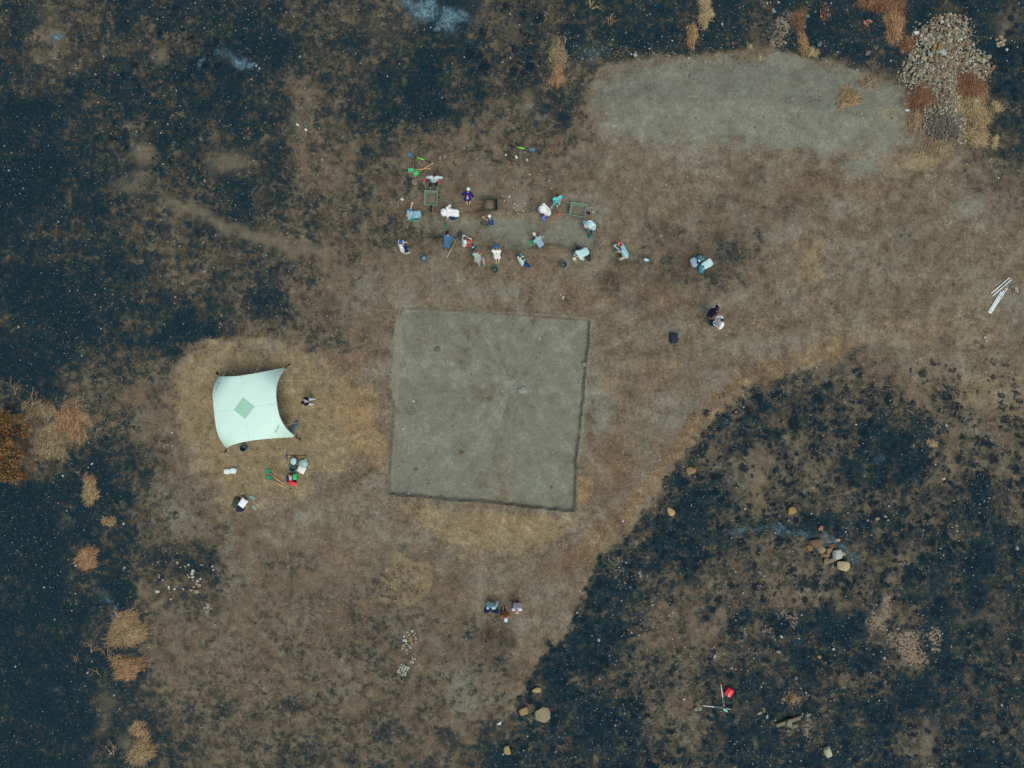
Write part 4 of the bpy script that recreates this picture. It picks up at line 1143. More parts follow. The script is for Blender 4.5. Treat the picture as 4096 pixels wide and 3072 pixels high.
def tub():
    o, f, l = frame_from(1964, 825, 1)
    t = empty('soil_tub', o, 'dark rectangular metal tub with a pile of pale soil in its left half', 'tub')
    part(tray_mesh(o, f, l, .72, .64, .03, .44, taper=.78), 'tub_body', mat('dark_tub', (66,78,74), .6, .2, 7, .3), t, False)
    part(soil_mesh(o - f*.10, f, l, .44, .52, .22, .16), 'soil_load', SOILM, t)
    mb = MB(); mb.tube([o + f*.36 + l*.12 + np.array([0,0,.30]), o + f*.47 + l*.1 + np.array([0,0,.30]), o + f*.47 - l*.1 + np.array([0,0,.30]), o + f*.36 - l*.12 + np.array([0,0,.30])], .013, 6)
    part(mb, 'tub_handle', mat('dark_tub', (66,78,74), .6, .2, 7, .3), t)
tub()

# ------------------------------------------------------------------ spades and other hand tools
def spade(tip, end, label, blade_c, shaft_c, grip='T', zt=(0.02, 0.03), bl=.29, bw=.21, mid_c=None, name='spade', group=None, pointed=False, tilt=0.0, socket=True):
    """tip, end: photo positions of blade tip and handle end; zt heights above the ground"""
    a = G(*tip, zt[0]); b = G(*end, zt[1])
    d = b - a; Ln = np.linalg.norm(d); d /= Ln
    s = np.cross(d, [0,0,1.0]); s /= np.linalg.norm(s); u = np.cross(s, d)
    s = s*math.cos(tilt) + u*math.sin(tilt); u = np.cross(s, d)
    t = empty(name, a, label, 'spade' if name == 'spade' else name.replace('_', ' '), group)
    mb = MB(); rows = []; 
    prof = [(0, .35 if pointed else .86), (.12, .70 if pointed else .96), (.35, 1.0), (.7, .98), (.92, .92), (1.0, .5)]
    for q, w in prof:
        for k in (-1, -.5, 0, .5, 1):
            dish = .018 * (k*k - .3) + .01 * q
            rows.append(a + d*bl*q + s*(bw/2*w*k) + u*dish)
    for q, w in prof:
        for k in (-1, -.5, 0, .5, 1):
            dish = .018 * (k*k - .3) + .01 * q - .006
            rows.append(a + d*bl*q + s*(bw/2*w*k) + u*dish)
    n = len(prof); F = []
    for side in (0, 1):
        for i in range(n-1):
            for k in range(4):
                z = side*n*5 + i*5 + k; q = (z, z+1, z+6, z+5); F.append(q if side else q[::-1])
    for i in range(n-1):
        for k in (0, 4):
            F.append((i*5+k, (i+1)*5+k, n*5+(i+1)*5+k, n*5+i*5+k))
    mb.add(rows, F); part(mb, 'blade', mat('spade_blade', blade_c, .5, .08, 10, .4), t)
    if socket:
        mb = MB(); mb.tube([a + d*bl*.8 + u*.012, a + d*(bl+.16) + u*.016], [.014,.021], 8); part(mb, 'socket', mat('spade_blade', blade_c, .5, .08, 10, .4), t)
    sm = mat('shaft', shaft_c, .7, .12, 9, .3)
    mb = MB(); mb.tube([a + d*(bl+.12) + u*.016, b], .027, 8); part(mb, 'shaft', sm, t)
    if mid_c is not None:
        mb = MB(); mb.tube([a + d*(Ln*.42) + u*.012, a + d*(Ln*.76) + u*.006], .034, 10); part(mb, 'sleeve', mat('sleeve', mid_c, .5, .05, 8), t)
    if grip == 'T':
        mb = MB(); mb.tube([b - s*.07, b + s*.07], [.025,.025], 8); part(mb, 'grip', sm, t)
    elif grip == 'D':
        mb = MB(); mb.tube([b - d*.10, b - d*.03 + s*.06, b + d*.03 + s*.055, b + d*.03 - s*.055, b - d*.03 - s*.06, b - d*.10], .014, 6, None, False); part(mb, 'grip', sm, t)
    return t
GRN=(70,182,112); WOOD=(196,164,124); STEEL=(74,116,134); BLK=(38,56,62); LIME=(124,224,72); TEAL=(40,140,104)
gr = 'spades lying above the trench'
spade((1630,616), (1719,648), 'short spade with blue grey blade and lime sleeve beside the three stones', STEEL, BLK, 'D', mid_c=LIME, group=gr)
spade((2139,602), (2046,585), 'short spade with blue grey blade and lime sleeve lying alone above the white stones', STEEL, BLK, 'D', mid_c=LIME, group=gr)
spade((1633,682), (1720,674), 'green spade with wooden shaft lying level, right under the other one', GRN, WOOD, 'T', zt=(.04,.06), group=gr)
spade((1656,700), (1730,653), 'green spade with wooden shaft slanting up over the level one', GRN, WOOD, 'T', zt=(.03, .10), group=gr)
gt = 'spades by the shelter'
spade((1063,1877), (1132,1934), 'green bladed spade beside the shelter, upper of the side by side pair', TEAL, WOOD, 'T', zt=(.05,.09), bl=.30, bw=.25, pointed=True, group=gt)
spade((1064,1906), (1130,1944), 'green bladed spade beside the shelter, lower of the side by side pair', TEAL, WOOD, 'T', zt=(.05,.09), bl=.30, bw=.25, pointed=True, group=gt)
spade((1023,2041), (968,1940), 'grey green spade with thin faint shaft beside the backpack', (112,146,136), (112,122,108), None, bl=.30, bw=.20, pointed=True)
spade((1018,1996), (985,1975), 'second grey green spade blade lying end to end beside the backpack', (112,150,142), (112,122,108), None, bl=.26, bw=.18, pointed=False)
def pickaxe(head, end, label, zs=(.05,.05)):
    a = G(*head, zs[0]); b = G(*end, zs[1]); d = b - a; d /= np.linalg.norm(d); s = np.cross(d, [0,0,1.0]); s /= np.linalg.norm(s)
    t = empty('pickaxe', a, label, 'pickaxe')
    mb = MB(); mb.tube([a - d*.05, b], [.017,.021], 8); part(mb, 'shaft', mat('dark_shaft', (84,76,62), .8, .2, 9), t)
    mb = MB(); mb.tube([a - s*.30 + d*.05, a - s*.14, a, a + s*.14, a + s*.28 + d*.05], [.006,.022,.03,.024,.02], 6); part(mb, 'head', mat('iron', (52,72,86), .6, .15, 9, .4), t)
pickaxe((1146,1822), (1227,1822), 'dark pickaxe lying above the buckets near the shelter')
def small_tool(a, b, label, c1, c2, name='trowel', cat='trowel'):
    p = G(*a, .03); q = G(*b, .03); d = q - p; L = np.linalg.norm(d); d /= L; s = np.cross(d, [0,0,1.0])
    t = empty(name, p, label, cat)
    mb = MB(); mb.tube([p, p + d*L*.5], [.016,.018], 8); part(mb, 'handle', mat('pale_handle', c1, .6, .1, 9), t)
    mb = MB(); m_ = p + d*L*.55; mb.add([m_ - s*.05, m_ + d*L*.45, m_ + s*.05, m_ + np.array([0,0,.012]) + d*L*.1], [(0,1,3),(1,2,3),(2,0,3),(2,1,0)]); part(mb, 'blade', mat('iron', (52,72,86), .6, .15, 9, .4), t, False)
small_tool((1160,1823), (1142,1826), 'small trowel with white handle by the pickaxe head', (222,222,200), 0)
small_tool((1174,1830), (1162,1834), 'small trowel with cream handle touching the lidded bucket', (206,202,170), 0)

# ------------------------------------------------------------------ buckets, bottle, bags, cases
def bucket(px, py, label, c=(36,58,70), fill=None, r=.175, h=.33, handle=True, lid=None, group='black buckets of the dig', lie=None):
    o = G(px, py); t = empty('bucket', o, label, 'bucket', group); bm_ = mat('bucket_plastic', c, .45, .08, 8, .4)
    mb = MB(); mb.lathe([(r*.74,0),(r*.97,h-.02),(r*1.07,h-.02),(r*1.07,h),(r*.96,h),(r*.93,h-.03),(r*.71,.02),(.02,.015)], 28, (np.eye(3), o)); part(mb, 'bucket_body', bm_, t)
    mb = MB(); mb.tube([o + np.array([r*1.04*math.cos(q), r*1.04*math.sin(q), h]) for q in np.linspace(0, 2*math.pi, 33)], .014, 6); part(mb, 'rim', mat('bucket_rim', (74,116,118), .45, .08, 8, .4), t)
    if fill is not None:
        mb = MB(); n = 16; V = [o + np.array([0,0,h*.46])]; F = []
        for q in (.40, .74):
            for k in range(n):
                a = k/n*6.283; V.append(o + np.array([r*q*math.cos(a), r*q*math.sin(a), h*(.38 if q > .6 else .47) + R.normal()*.01]))
        for k in range(n):
            j = (k+1) % n; F += [(0, 1+k, 1+j), (1+k, 1+n+k, 1+n+j, 1+j)]
        mb.add(V, F); part(mb, 'contents_or_reflection', mat('bucket_fill', fill, .9 if fill[2] < 150 else .35, .2, 12, .3), t)
    if lid is not None:
        mb = MB(); mb.lathe([(.02,h+.05),(r*.7,h+.045),(r*.98,h+.02),(r*1.0,h-.005),(.02,h-.01)], 24, (np.eye(3) @ np.diag([.92,1.08,1]), o + np.array([-.03,.03,0]))); part(mb, 'lid', mat('bucket_lid', lid, .5, .06, 6, .4), t)
    if handle:
        a0 = R.uniform(0, 3); P = [o + np.array([r*1.08*math.cos(a0+s)*1, r*1.08*math.sin(a0+s), h - .02 + .035*math.sin(s)]) for s in np.linspace(0, math.pi, 11)]
        mb = MB(); mb.tube(P, .006, 5); part(mb, 'handle', mat('wire', (120,136,132), .4, .05, 9, .5), t)
bucket(1697, 1036, 'black bucket with a blue white reflection painted inside, left of the long wooden shaft', fill=(120,150,184))  # the blue white fill colour paints a reflection inside the bucket
bucket(1979, 1082, 'black bucket with rubble behind the person in navy headscarf', fill=(88,94,92))
bucket(2251, 1062, 'black bucket with a pale lump inside, left of the crouching person in pale shirt', fill=(92,98,98))
bucket(981, 1790, 'black bucket with wire handle at the lower edge of the shelter', c=(38,66,82), group=None)
bucket(1177, 1871, 'open empty blue black bucket among the gear by the shelter', c=(44,84,100), group=None)
bucket(1184, 1845, 'dark bucket covered by a pale round lid by the shelter', c=(34,56,78), lid=(168,200,206), group=None)
# things standing inside two of the buckets
def lump(name, c, size, rgb, label, cat, group=None, seed=0, rough=.8, rot=0, wrk=.08, sq=2.6, children=None, amt=.12, scale=9, lift=0.0):
    """soft bulging body: a superellipsoid with folds, standing on the ground at photo position c"""
    o = G(*c); v, f = ICO2
    bm = bmesh.new(); bmesh.ops.create_icosphere(bm, subdivisions=4, radius=1.0)
    v = np.array([q.co[:] for q in bm.verts]); f = [tuple(q.index for q in p.verts) for p in bm.faces]; bm.free()
    e = 2.0 / sq
    v = np.sign(v) * np.abs(v) ** e; v /= np.maximum(np.abs(v).max(0), 1e-6)
    k = 1 + wrk * (fbm(v[:,0]*1.0 + seed, v[:,1] + v[:,2]*.8, 2.6, seed + 3, 3) - .5) * 2 + wrk * .6 * (fbm(v[:,0] + v[:,2], v[:,1] + seed, 6, seed + 5, 2) - .5)
    v = v * k[:, None] * np.array(size) / 2
    v[:, 2] = np.maximum(v[:, 2], -size[2]*.40)
    ry = rotz(math.radians(rot)); P0 = o + np.array([0, 0, size[2]*.40 + lift])
    mb = MB(); mb.add(v @ ry.T + P0, f)
    m = mat(label[:20], rgb, rough, amt, scale, .3)
    if children is None:
        ob = mb.build(name, m, None, True, loc=o); return tag(ob, label, cat, group)
    t = empty(name, o, label, cat, group); part(mb, 'body', m, t)
    for nm, fn in children:
        q = MB(); mm = fn(q, P0, ry, np.array(size)); part(q, nm, mm, t)
    return t
def strap(c, pts, r=.016):
    def fn(q, P0, ry, s):
        q.tube([P0 + ry @ (np.array(p) * s) for p in pts], r, 6); return mat('strap', c, .8, .1, 12)
    return fn
def pocket(c, at, sz):
    def fn(q, P0, ry, s):
        q.box(P0 + ry @ (np.array(at) * s), np.array(sz) * s, ry, .03); return mat('pocket', c, .8, .12, 12)
    return fn
gb = 'bags piled right of the dig'
lump('shopping_bag', (2773,1050), (.40,.52,.26), (138,160,180), 'pale blue patterned shopping bag at the left of the bag pile', 'bag', gb, 3, rot=20, wrk=.14, amt=.3, scale=22, children=[('strap', strap((60,92,124), [(.2,.5,.3),(.45,.62,.1),(.5,.3,.3)]))])
lump('rucksack', (2801,1033), (.42,.28,.26), (70,108,116), 'dark teal rucksack at the top of the bag pile', 'bag', gb, 5, rot=-20, wrk=.12, children=[('pocket', pocket((88,132,136), (.1,-.2,.35), (.5,.4,.3))), ('strap', strap((34,60,70), [(-.4,.3,.4),(-.2,.6,.1),(.2,.55,.3)]))])
lump('white_bag', (2826,1057), (.58,.40,.20), (186,216,220), 'crumpled white bag at the right of the bag pile', 'bag', gb, 8, rot=30, wrk=.2, sq=4.5)
lump('tote_bag', (2803,1077), (.34,.46,.24), (56,124,134), 'teal tote bag with two loops at the bottom of the bag pile', 'bag', gb, 12, rot=-5, wrk=.10, children=[('strap', strap((50,112,128), [(-.4,-.45,.3),(-.42,-.7,-.2),(-.15,-.66,-.2),(-.1,-.45,.3)])), ('strap', strap((50,112,128), [(.1,-.45,.3),(.16,-.72,-.2),(.4,-.7,-.2),(.4,-.45,.3)])), ('badge', pocket((206,206,222), (.2,-.05,.5), (.22,.14,.08)))])
lump('navy_pouch', (2789,1050), (.18,.26,.30), (24,58,106), 'small navy pouch with a white cap in the middle of the bag pile', 'bag', gb, 15, rot=-30, wrk=.1, children=[('flap', pocket((186,222,236), (.0,.25,.42), (.8,.34,.2)))])
lump('drawstring_bag', (2693,1353), (.46,.54,.24), (32,48,66), 'dark navy bag lying alone left below the photographer', 'bag', None, 21, rot=10, wrk=.26, sq=2.6, children=[('strap', strap((24,36,52), [(.3,.2,.3),(.52,.28,.1),(.62,.2,-.1)]))])
lump('white_sack', (911,1885), (.36,.30,.20), (214,228,220), 'left half of the pair of white sacks below the shelter', 'sack', 'white sacks below the shelter', 25, wrk=.08)
lump('white_sack', (935,1882), (.36,.31,.20), (206,228,222), 'right half of the pair of white sacks below the shelter', 'sack', 'white sacks below the shelter', 27, wrk=.08)
lump('camouflage_backpack', (949,2010), (.36,.56,.28), (48,66,58), 'dark green mottled backpack with black straps below the shelter', 'backpack', None, 31, rot=-15, wrk=.08, amt=.5, scale=18, children=[('strap', strap((26,34,44), [(.1,.45,.3),(.35,.75,0),(.75,.8,-.1),(1.0,1.0,-.2)])), ('pocket', pocket((58,76,64), (-.2,-.1,.42), (.5,.4,.25)))])
lump('navy_backpack', (964,2034), (.44,.32,.26), (36,36,66), 'navy bag touching the bottom of the mottled backpack', 'backpack', None, 33, rot=5, wrk=.08, children=[('strap', strap((22,24,44), [(-.3,.4,.4),(0,.7,.3),(.3,.5,.4)]))])
lump('clear_plastic_bag', (1215,1854), (.50,.46,.24), (150,178,178), 'cloudy translucent plastic bag right of the lidded bucket', 'bag', None, 37, rough=.3, wrk=.10, sq=2.1, children=[('knot', pocket((140,170,168), (.25,.5,0), (.25,.25,.3)))])
lump('red_bag', (1171,1929), (.46,.26,.24), (232,60,76), 'bright red soft case at the bottom of the gear by the shelter', 'case', None, 41, rot=-28, wrk=.05, sq=3.4)
def sheet(name, c, w, h, rot, rgb, label, cat, z=.02, th=.03, clip=None, grp=None):
    o = G(*c); t = empty(name, o, label, cat, grp); r = rotz(math.radians(rot))
    mb = MB(); mb.box(o + np.array([0,0,z]), (w, h, th), r, .02); part(mb, 'board', mat('board', rgb, .6, .04, 6), t)
    if clip is not None:
        mb = MB(); mb.box(o + r @ np.array([0, h*.46, z + .02]), (w*.4, .05, .025), r, .01); part(mb, 'clip', mat('clip', clip, .4, .05, 6), t)
    return t
sheet('white_board', (1208,1877), .42, .38, -28, (222,228,222), 'white square board below the cloudy plastic bag', 'board', .10, .05, (190,206,216))
sheet('white_folder', (980,2008), .36, .46, -35, (232,236,238), 'bright white folder leaning on the mottled backpack', 'folder', .30, .04, (120,156,186))
# basket of small gear by the shelter
def gear():
    o = G(1172, 1911); t = empty('gear_crate', o, 'dark crate packed with colourful small tools by the shelter', 'crate')
    mb = tray_mesh(o, np.array([1.0,0,0]), np.array([0,1.0,0]), .50, .40, .01, .24, taper=.9); part(mb, 'crate', mat('crate', (38,50,58), .6, .1, 8), t, False)
lumps = [('cloth', (1168,1908), (.17,.26,.16), (186,180,192), 'pale pinkish grey cloth in the gear crate', 'cloth'), ('cloth', (1160,1899), (.10,.09,.12), (240,120,60), 'orange cloth scrap in the corner of the gear crate', 'cloth'),
         ('cloth', (1154,1916), (.14,.17,.12), (34,58,110), 'dark blue cloth at the left of the gear crate', 'cloth')]
gear()
for i, (nm, c, s_, rgb, lab, cat) in enumerate(lumps): lump(nm, c, s_, rgb, lab, cat, None, 50 + i, wrk=.15, lift=.17)
sheet('dustpan', (1186,1905), .20, .30, 0, (40,196,104), 'bright green dustpan sticking out of the gear crate', 'dustpan', .30, .05)
# grey bench mat half under the shelter
def mat_roll():
    o = G(1177, 1708); t = empty('folded_mat', o, 'grey blue folded mat poking out from under the shelter corner', 'mat'); r = rotz(math.radians(52))
    m = mat('mat_grey', (84,104,120), .8, .08, 7)
    mb = MB(); mb.box(o + np.array([0,0,.05]), (.72,.26,.08), r, .06); part(mb, 'pad', m, t)
    mb = MB(); mb.box(o + r @ np.array([.02, 0, .095]), (.66,.02,.012), r, .004); part(mb, 'seam', mat('mat_seam', (58,74,88), .8, .08, 7), t)
mat_roll()
# water bottle
def bottle(px, py, ang, label, rgb, L=.34, r=.055):
    o = G(px, py, r); a = math.radians(ang); d = np.array([math.cos(a), math.sin(a), 0]); t = empty('bottle', G(px, py), label, 'bottle')
    P = [o - d*L*.5, o - d*L*.48, o - d*L*.1, o, o + d*L*.16, o + d*L*.28, o + d*L*.36]; rr = [r*.7, r, r, r*.88, r, r*.75, r*.35]
    mb = MB(); mb.tube(P, rr, 14); part(mb, 'bottle_body', mat('bottle', rgb, .2, .08, 6, .5), t)
    mb = MB(); mb.tube([o + d*L*.35, o + d*L*.44], r*.42, 10); part(mb, 'cap', mat('bottle_cap', (40,96,140), .5, .05, 6), t)
    mb = MB(); mb.tube([o - d*L*.24, o - d*L*.02], r*1.02, 14, None, False); part(mb, 'band', mat('bottle_band', (214,236,240), .4, .04, 6), t)
bottle(2588, 1040, -14, 'pale blue water bottle lying on brown soil right of the person in red cap', (116,184,206), .40, .075)
bottle(1192, 500, -35, 'small milky bottle on the pale patch at the upper left', (190,214,204), .22, .05)

# ------------------------------------------------------------------ white poles at the right edge
def pole(a, b, r, label, bands=(), grp='white poles at the right edge', z=.0):
    p = G(*a, r + z); q = G(*b, r + z); t = empty('pole', (p+q)/2 - np.array([0,0,r]), label, 'pole', grp); d = q - p
    mb = MB(); mb.tube([p, p + d*.01, q - d*.01, q], [r*.8, r, r, r*.8], 12); part(mb, 'tube', mat('white_tube', (224,232,232), .4, .03, 5, .4), t)
    for f in bands:
        mb = MB(); mb.tube([p + d*(f-.008), p + d*(f+.008)], r*1.12, 12); part(mb, 'joint', mat('joint_grey', (96,128,150), .5, .05, 8), t)
pole((3964,1174), (4038,1110), .031, 'upper white pole of the two lying apart', (.58,))
pole((3970,1184), (4044,1119), .031, 'lower white pole of the two lying apart, with two joints', (.55,.66))
for i, (a, b, w) in enumerate([((3952,1249),(4004,1166),'outermost left'), ((3956,1253),(4012,1163),'second from the left'), ((3959,1252),(4016,1160),'third from the left'), ((3963,1253),(4029,1152),'rightmost and longest')]):
    pole(a, b, .030, w + ' white pole of the strapped bundle of four')
def strapring(c, ang):
    o = G(*c, .03); a = math.radians(ang); d = np.array([math.cos(a), math.sin(a), 0])
    return [o - d*.10 + np.array([0,0,-.02]), o - d*.09 + np.array([0,0,.03]), o + d*.09 + np.array([0,0,.03]), o + d*.10 + np.array([0,0,-.02])]
for c, ang, lab in (((4000,1184), -33, 'upper dark strap around the bundle of white poles'), ((3961,1243), -33, 'lower dark strap around the bundle of white poles')):
    mb = MB(); mb.tube(strapring(c, ang), .007, 6); tag(mb.build('strap', mat('strap_dark', (66,90,110), .7, .1, 8), None, True, loc=G(*c)), lab, 'strap')
mb = MB(); mb.lathe([(.01,0),(.045,.01),(.05,.04),(.03,.07),(.01,.075)], 14, (np.eye(3), G(4019,1154))); tag(mb.build('end_cap', mat('orange_cap', (244,170,70), .5, .05, 8), None, True, loc=G(4019,1154)), 'small orange cap at the top of the white pole bundle', 'cap')

# ------------------------------------------------------------------ survey tripod and its red case
def tripod():
    hd = G(2898, 2836); t = empty('survey_tripod', hd, 'survey tripod lying on its side with white and orange legs', 'tripod')
    lm = mat('leg_white', (206,216,216), .5, .06, 8); om = mat('orange_tip', (236,96,60), .5, .05, 8); dm = mat('leg_teal', (104,140,142), .5, .06, 8)
    for end in ((2883,2736), (2809,2822), (2923,2838)):
        a = G(*( (2896,2826) if end[1] < 2800 else (2890,2831) if end[0] < 2850 else (2906,2833)), .09); b = G(*end, .03); d = b - a; s = np.cross(d, [0,0,1.0]); s /= np.linalg.norm(s); L = np.linalg.norm(d)
        mb = MB()
        if L > .5:
            for q in (-1, 1): mb.tube([a + s*.035*q, a + d*.5 + s*.03*q], .017, 6)
            lg = part(mb, 'leg', dm, t); mb = MB(); mb.tube([a + d*.42, a + d*.97], .032, 8)
            k = part(mb, 'lower_tube', lm, lg)
            for f in (.04, .5, .62):
                mb = MB(); mb.box(a + d*f, (.07,.05,.05), rotz(math.atan2(d[1], d[0])), .01); part(mb, 'clamp', om, lg)
        else:
            mb.tube([a, b], .02, 8); lg = part(mb, 'leg', lm, t)
        mb = MB(); mb.tube([b - d/L*.05, b + d/L*.05], [.026,.008], 8); part(mb, 'tip', om, lg)
    mb = MB(); r = rotz(math.radians(-35)); mb.box(hd + np.array([0,0,.09]), (.24,.15,.10), r, .04); mb.box(hd + r @ np.array([.11,-.01,.10]), (.10,.10,.09), r, .03); part(mb, 'head', mat('tripod_head', (124,196,178), .5, .06, 8), t)
tripod()
def case():
    o = G(2912, 2763); t = empty('instrument_case', o, 'bright red hard case with a dark strap beside the survey tripod', 'case'); r = rotz(math.radians(-33))
    m = mat('case_red', (240,44,60), .45, .05, 6, .4)
    mb = MB(); mb.box(o + np.array([0,0,.14]), (.36,.42,.26), r, .03); part(mb, 'shell', m, t)
    mb = MB(); mb.box(o + r @ np.array([.04,0,.275]), (.22,.36,.03), r, .012); part(mb, 'lid', mat('case_lid', (248,84,92), .45, .04, 6, .4), t)
    mb = MB(); mb.tube([o + r @ np.array(p) for p in ((-.08,.17,.285),(-.10,.05,.30),(-.06,-.06,.30),(-.02,-.18,.285))], .009, 6); part(mb, 'strap', mat('strap_dark', (66,50,60), .7, .1, 8), t)
    mb = MB(); mb.box(o + r @ np.array([.02,-.15,.295]), (.05,.08,.02), r, .008); part(mb, 'latch', mat('latch', (210,220,212), .4, .05, 8), t)
case()
def beam():
    a = G(3105, 2902, .08); b = G(3206, 2869, .08); d = b - a; L = np.linalg.norm(d); r = rotz(math.atan2(d[1], d[0]))
    t = empty('wooden_beam', (a+b)/2 - np.array([0,0,.08]), 'weathered grey wooden beam lying on the burnt ground at the lower right', 'beam')
    m = mat('old_timber', (128,122,104), .9, .22, 7, .1, .3)
    mb = MB(); mb.box((a+b)/2 + r @ np.array([0,.045,0]), (L,.085,.13), r, .012); part(mb, 'plank', m, t)
    mb = MB(); mb.box((a+b)/2 + r @ np.array([-.04,-.048,-.01]), (L*.94,.085,.11), r, .012); part(mb, 'plank', m, t)
beam()
# dry log / twig bundle by the seated group
def brush():
    root = G(1975, 2484); mb = MB(); c = [alb(q) for q in ((92,104,96),(60,74,78),(150,148,128),(120,114,94))]
    for _ in range(26):
        p = G(1962 + R.uniform(-6,44), 2476 + R.uniform(-8,16), .03); a = R.uniform(0, 6.28); d = np.array([math.cos(a), math.sin(a), R.uniform(0,.3)]); L = R.uniform(.15,.4)
        mb.tube([p, p + d*L*.5 + R.normal(size=3)*.02, p + d*L], [.014,.011,.006], 5, c[int(R.integers(4))], True)
    tag(mb.build('brushwood', BLADE, None, False, loc=root), 'small heap of dark and pale brushwood in front of the seated trio', 'brushwood')
brush()
# ------------------------------------------------------------------ people
_pending = []
def skin_mesh(caps, name, m, parent, vox=.014, smooth=3, extra=None):
    """union of tapered limbs fused into one continuous surface"""
    mb = MB()
    for c in caps: mb.capsule(*c)
    o = mb.build(name, m, parent, True)
    r = o.modifiers.new('fuse', 'REMESH'); r.mode = 'VOXEL'; r.voxel_size = vox; r.use_smooth_shade = True
    s = o.modifiers.new('relax', 'SMOOTH'); s.factor = .5; s.iterations = smooth
    off = Vector((0,0,0)); p = parent
    while p is not None: off += p.location; p = p.parent
    o.location = -off
    _pending.append(o); return o
def settle():
    bpy.context.view_layer.update()
    dg = bpy.context.evaluated_depsgraph_get()
    new = [(o, bpy.data.meshes.new_from_object(o.evaluated_get(dg))) for o in _pending]
    for o, me in new:
        nm = o.data.name; o.modifiers.clear(); o.data = me; me.name = nm
    _pending.clear()
def unit(v):
    v = np.asarray(v, float); return v / (np.linalg.norm(v) + 1e-9)
def ik(a, b, l1, l2, pole):
    d = b - a; L = np.linalg.norm(d); mx = (l1 + l2) * .995
    if L > mx: b = a + d / L * mx; L = mx; d = b - a
    L = max(L, abs(l1 - l2) + .02)
    u = unit(d); x = (l1*l1 - l2*l2 + L*L) / (2*L); h = math.sqrt(max(l1*l1 - x*x, 0))
    p = unit(pole - u * np.dot(pole, u)); return a + u*x + p*h, b
SKIN = (206,166,142)
def plaid():
    m = bpy.data.materials.new('plaid_cloth'); t, b = nt(m); N = t.nodes
    tc = N.new('ShaderNodeTexCoord'); c = N.new('ShaderNodeTexChecker'); c.inputs['Scale'].default_value = 17
    c.inputs['Color1'].default_value = (*alb((166,206,224)), 1); c.inputs['Color2'].default_value = (*alb((84,124,140)), 1)
    t.links.new(tc.outputs['Object'], c.inputs['Vector']); t.links.new(c.outputs[0], b.inputs['Base Color']); b.inputs['Roughness'].default_value = .9
    return m
def stripes():
    m = bpy.data.materials.new('striped_cloth'); t, b = nt(m); N = t.nodes
    tc = N.new('ShaderNodeTexCoord'); w = N.new('ShaderNodeTexWave'); w.inputs['Scale'].default_value = 12; w.bands_direction = 'Y'
    mx = N.new('ShaderNodeMix'); mx.data_type = 'RGBA'; mx.inputs[6].default_value = (*alb((140,160,152)), 1); mx.inputs[7].default_value = (*alb((176,194,186)), 1)
    t.links.new(tc.outputs['Object'], w.inputs['Vector']); t.links.new(w.outputs['Fac'], mx.inputs[0]); t.links.new(mx.outputs[2], b.inputs['Base Color']); b.inputs['Roughness'].default_value = .9
    return m
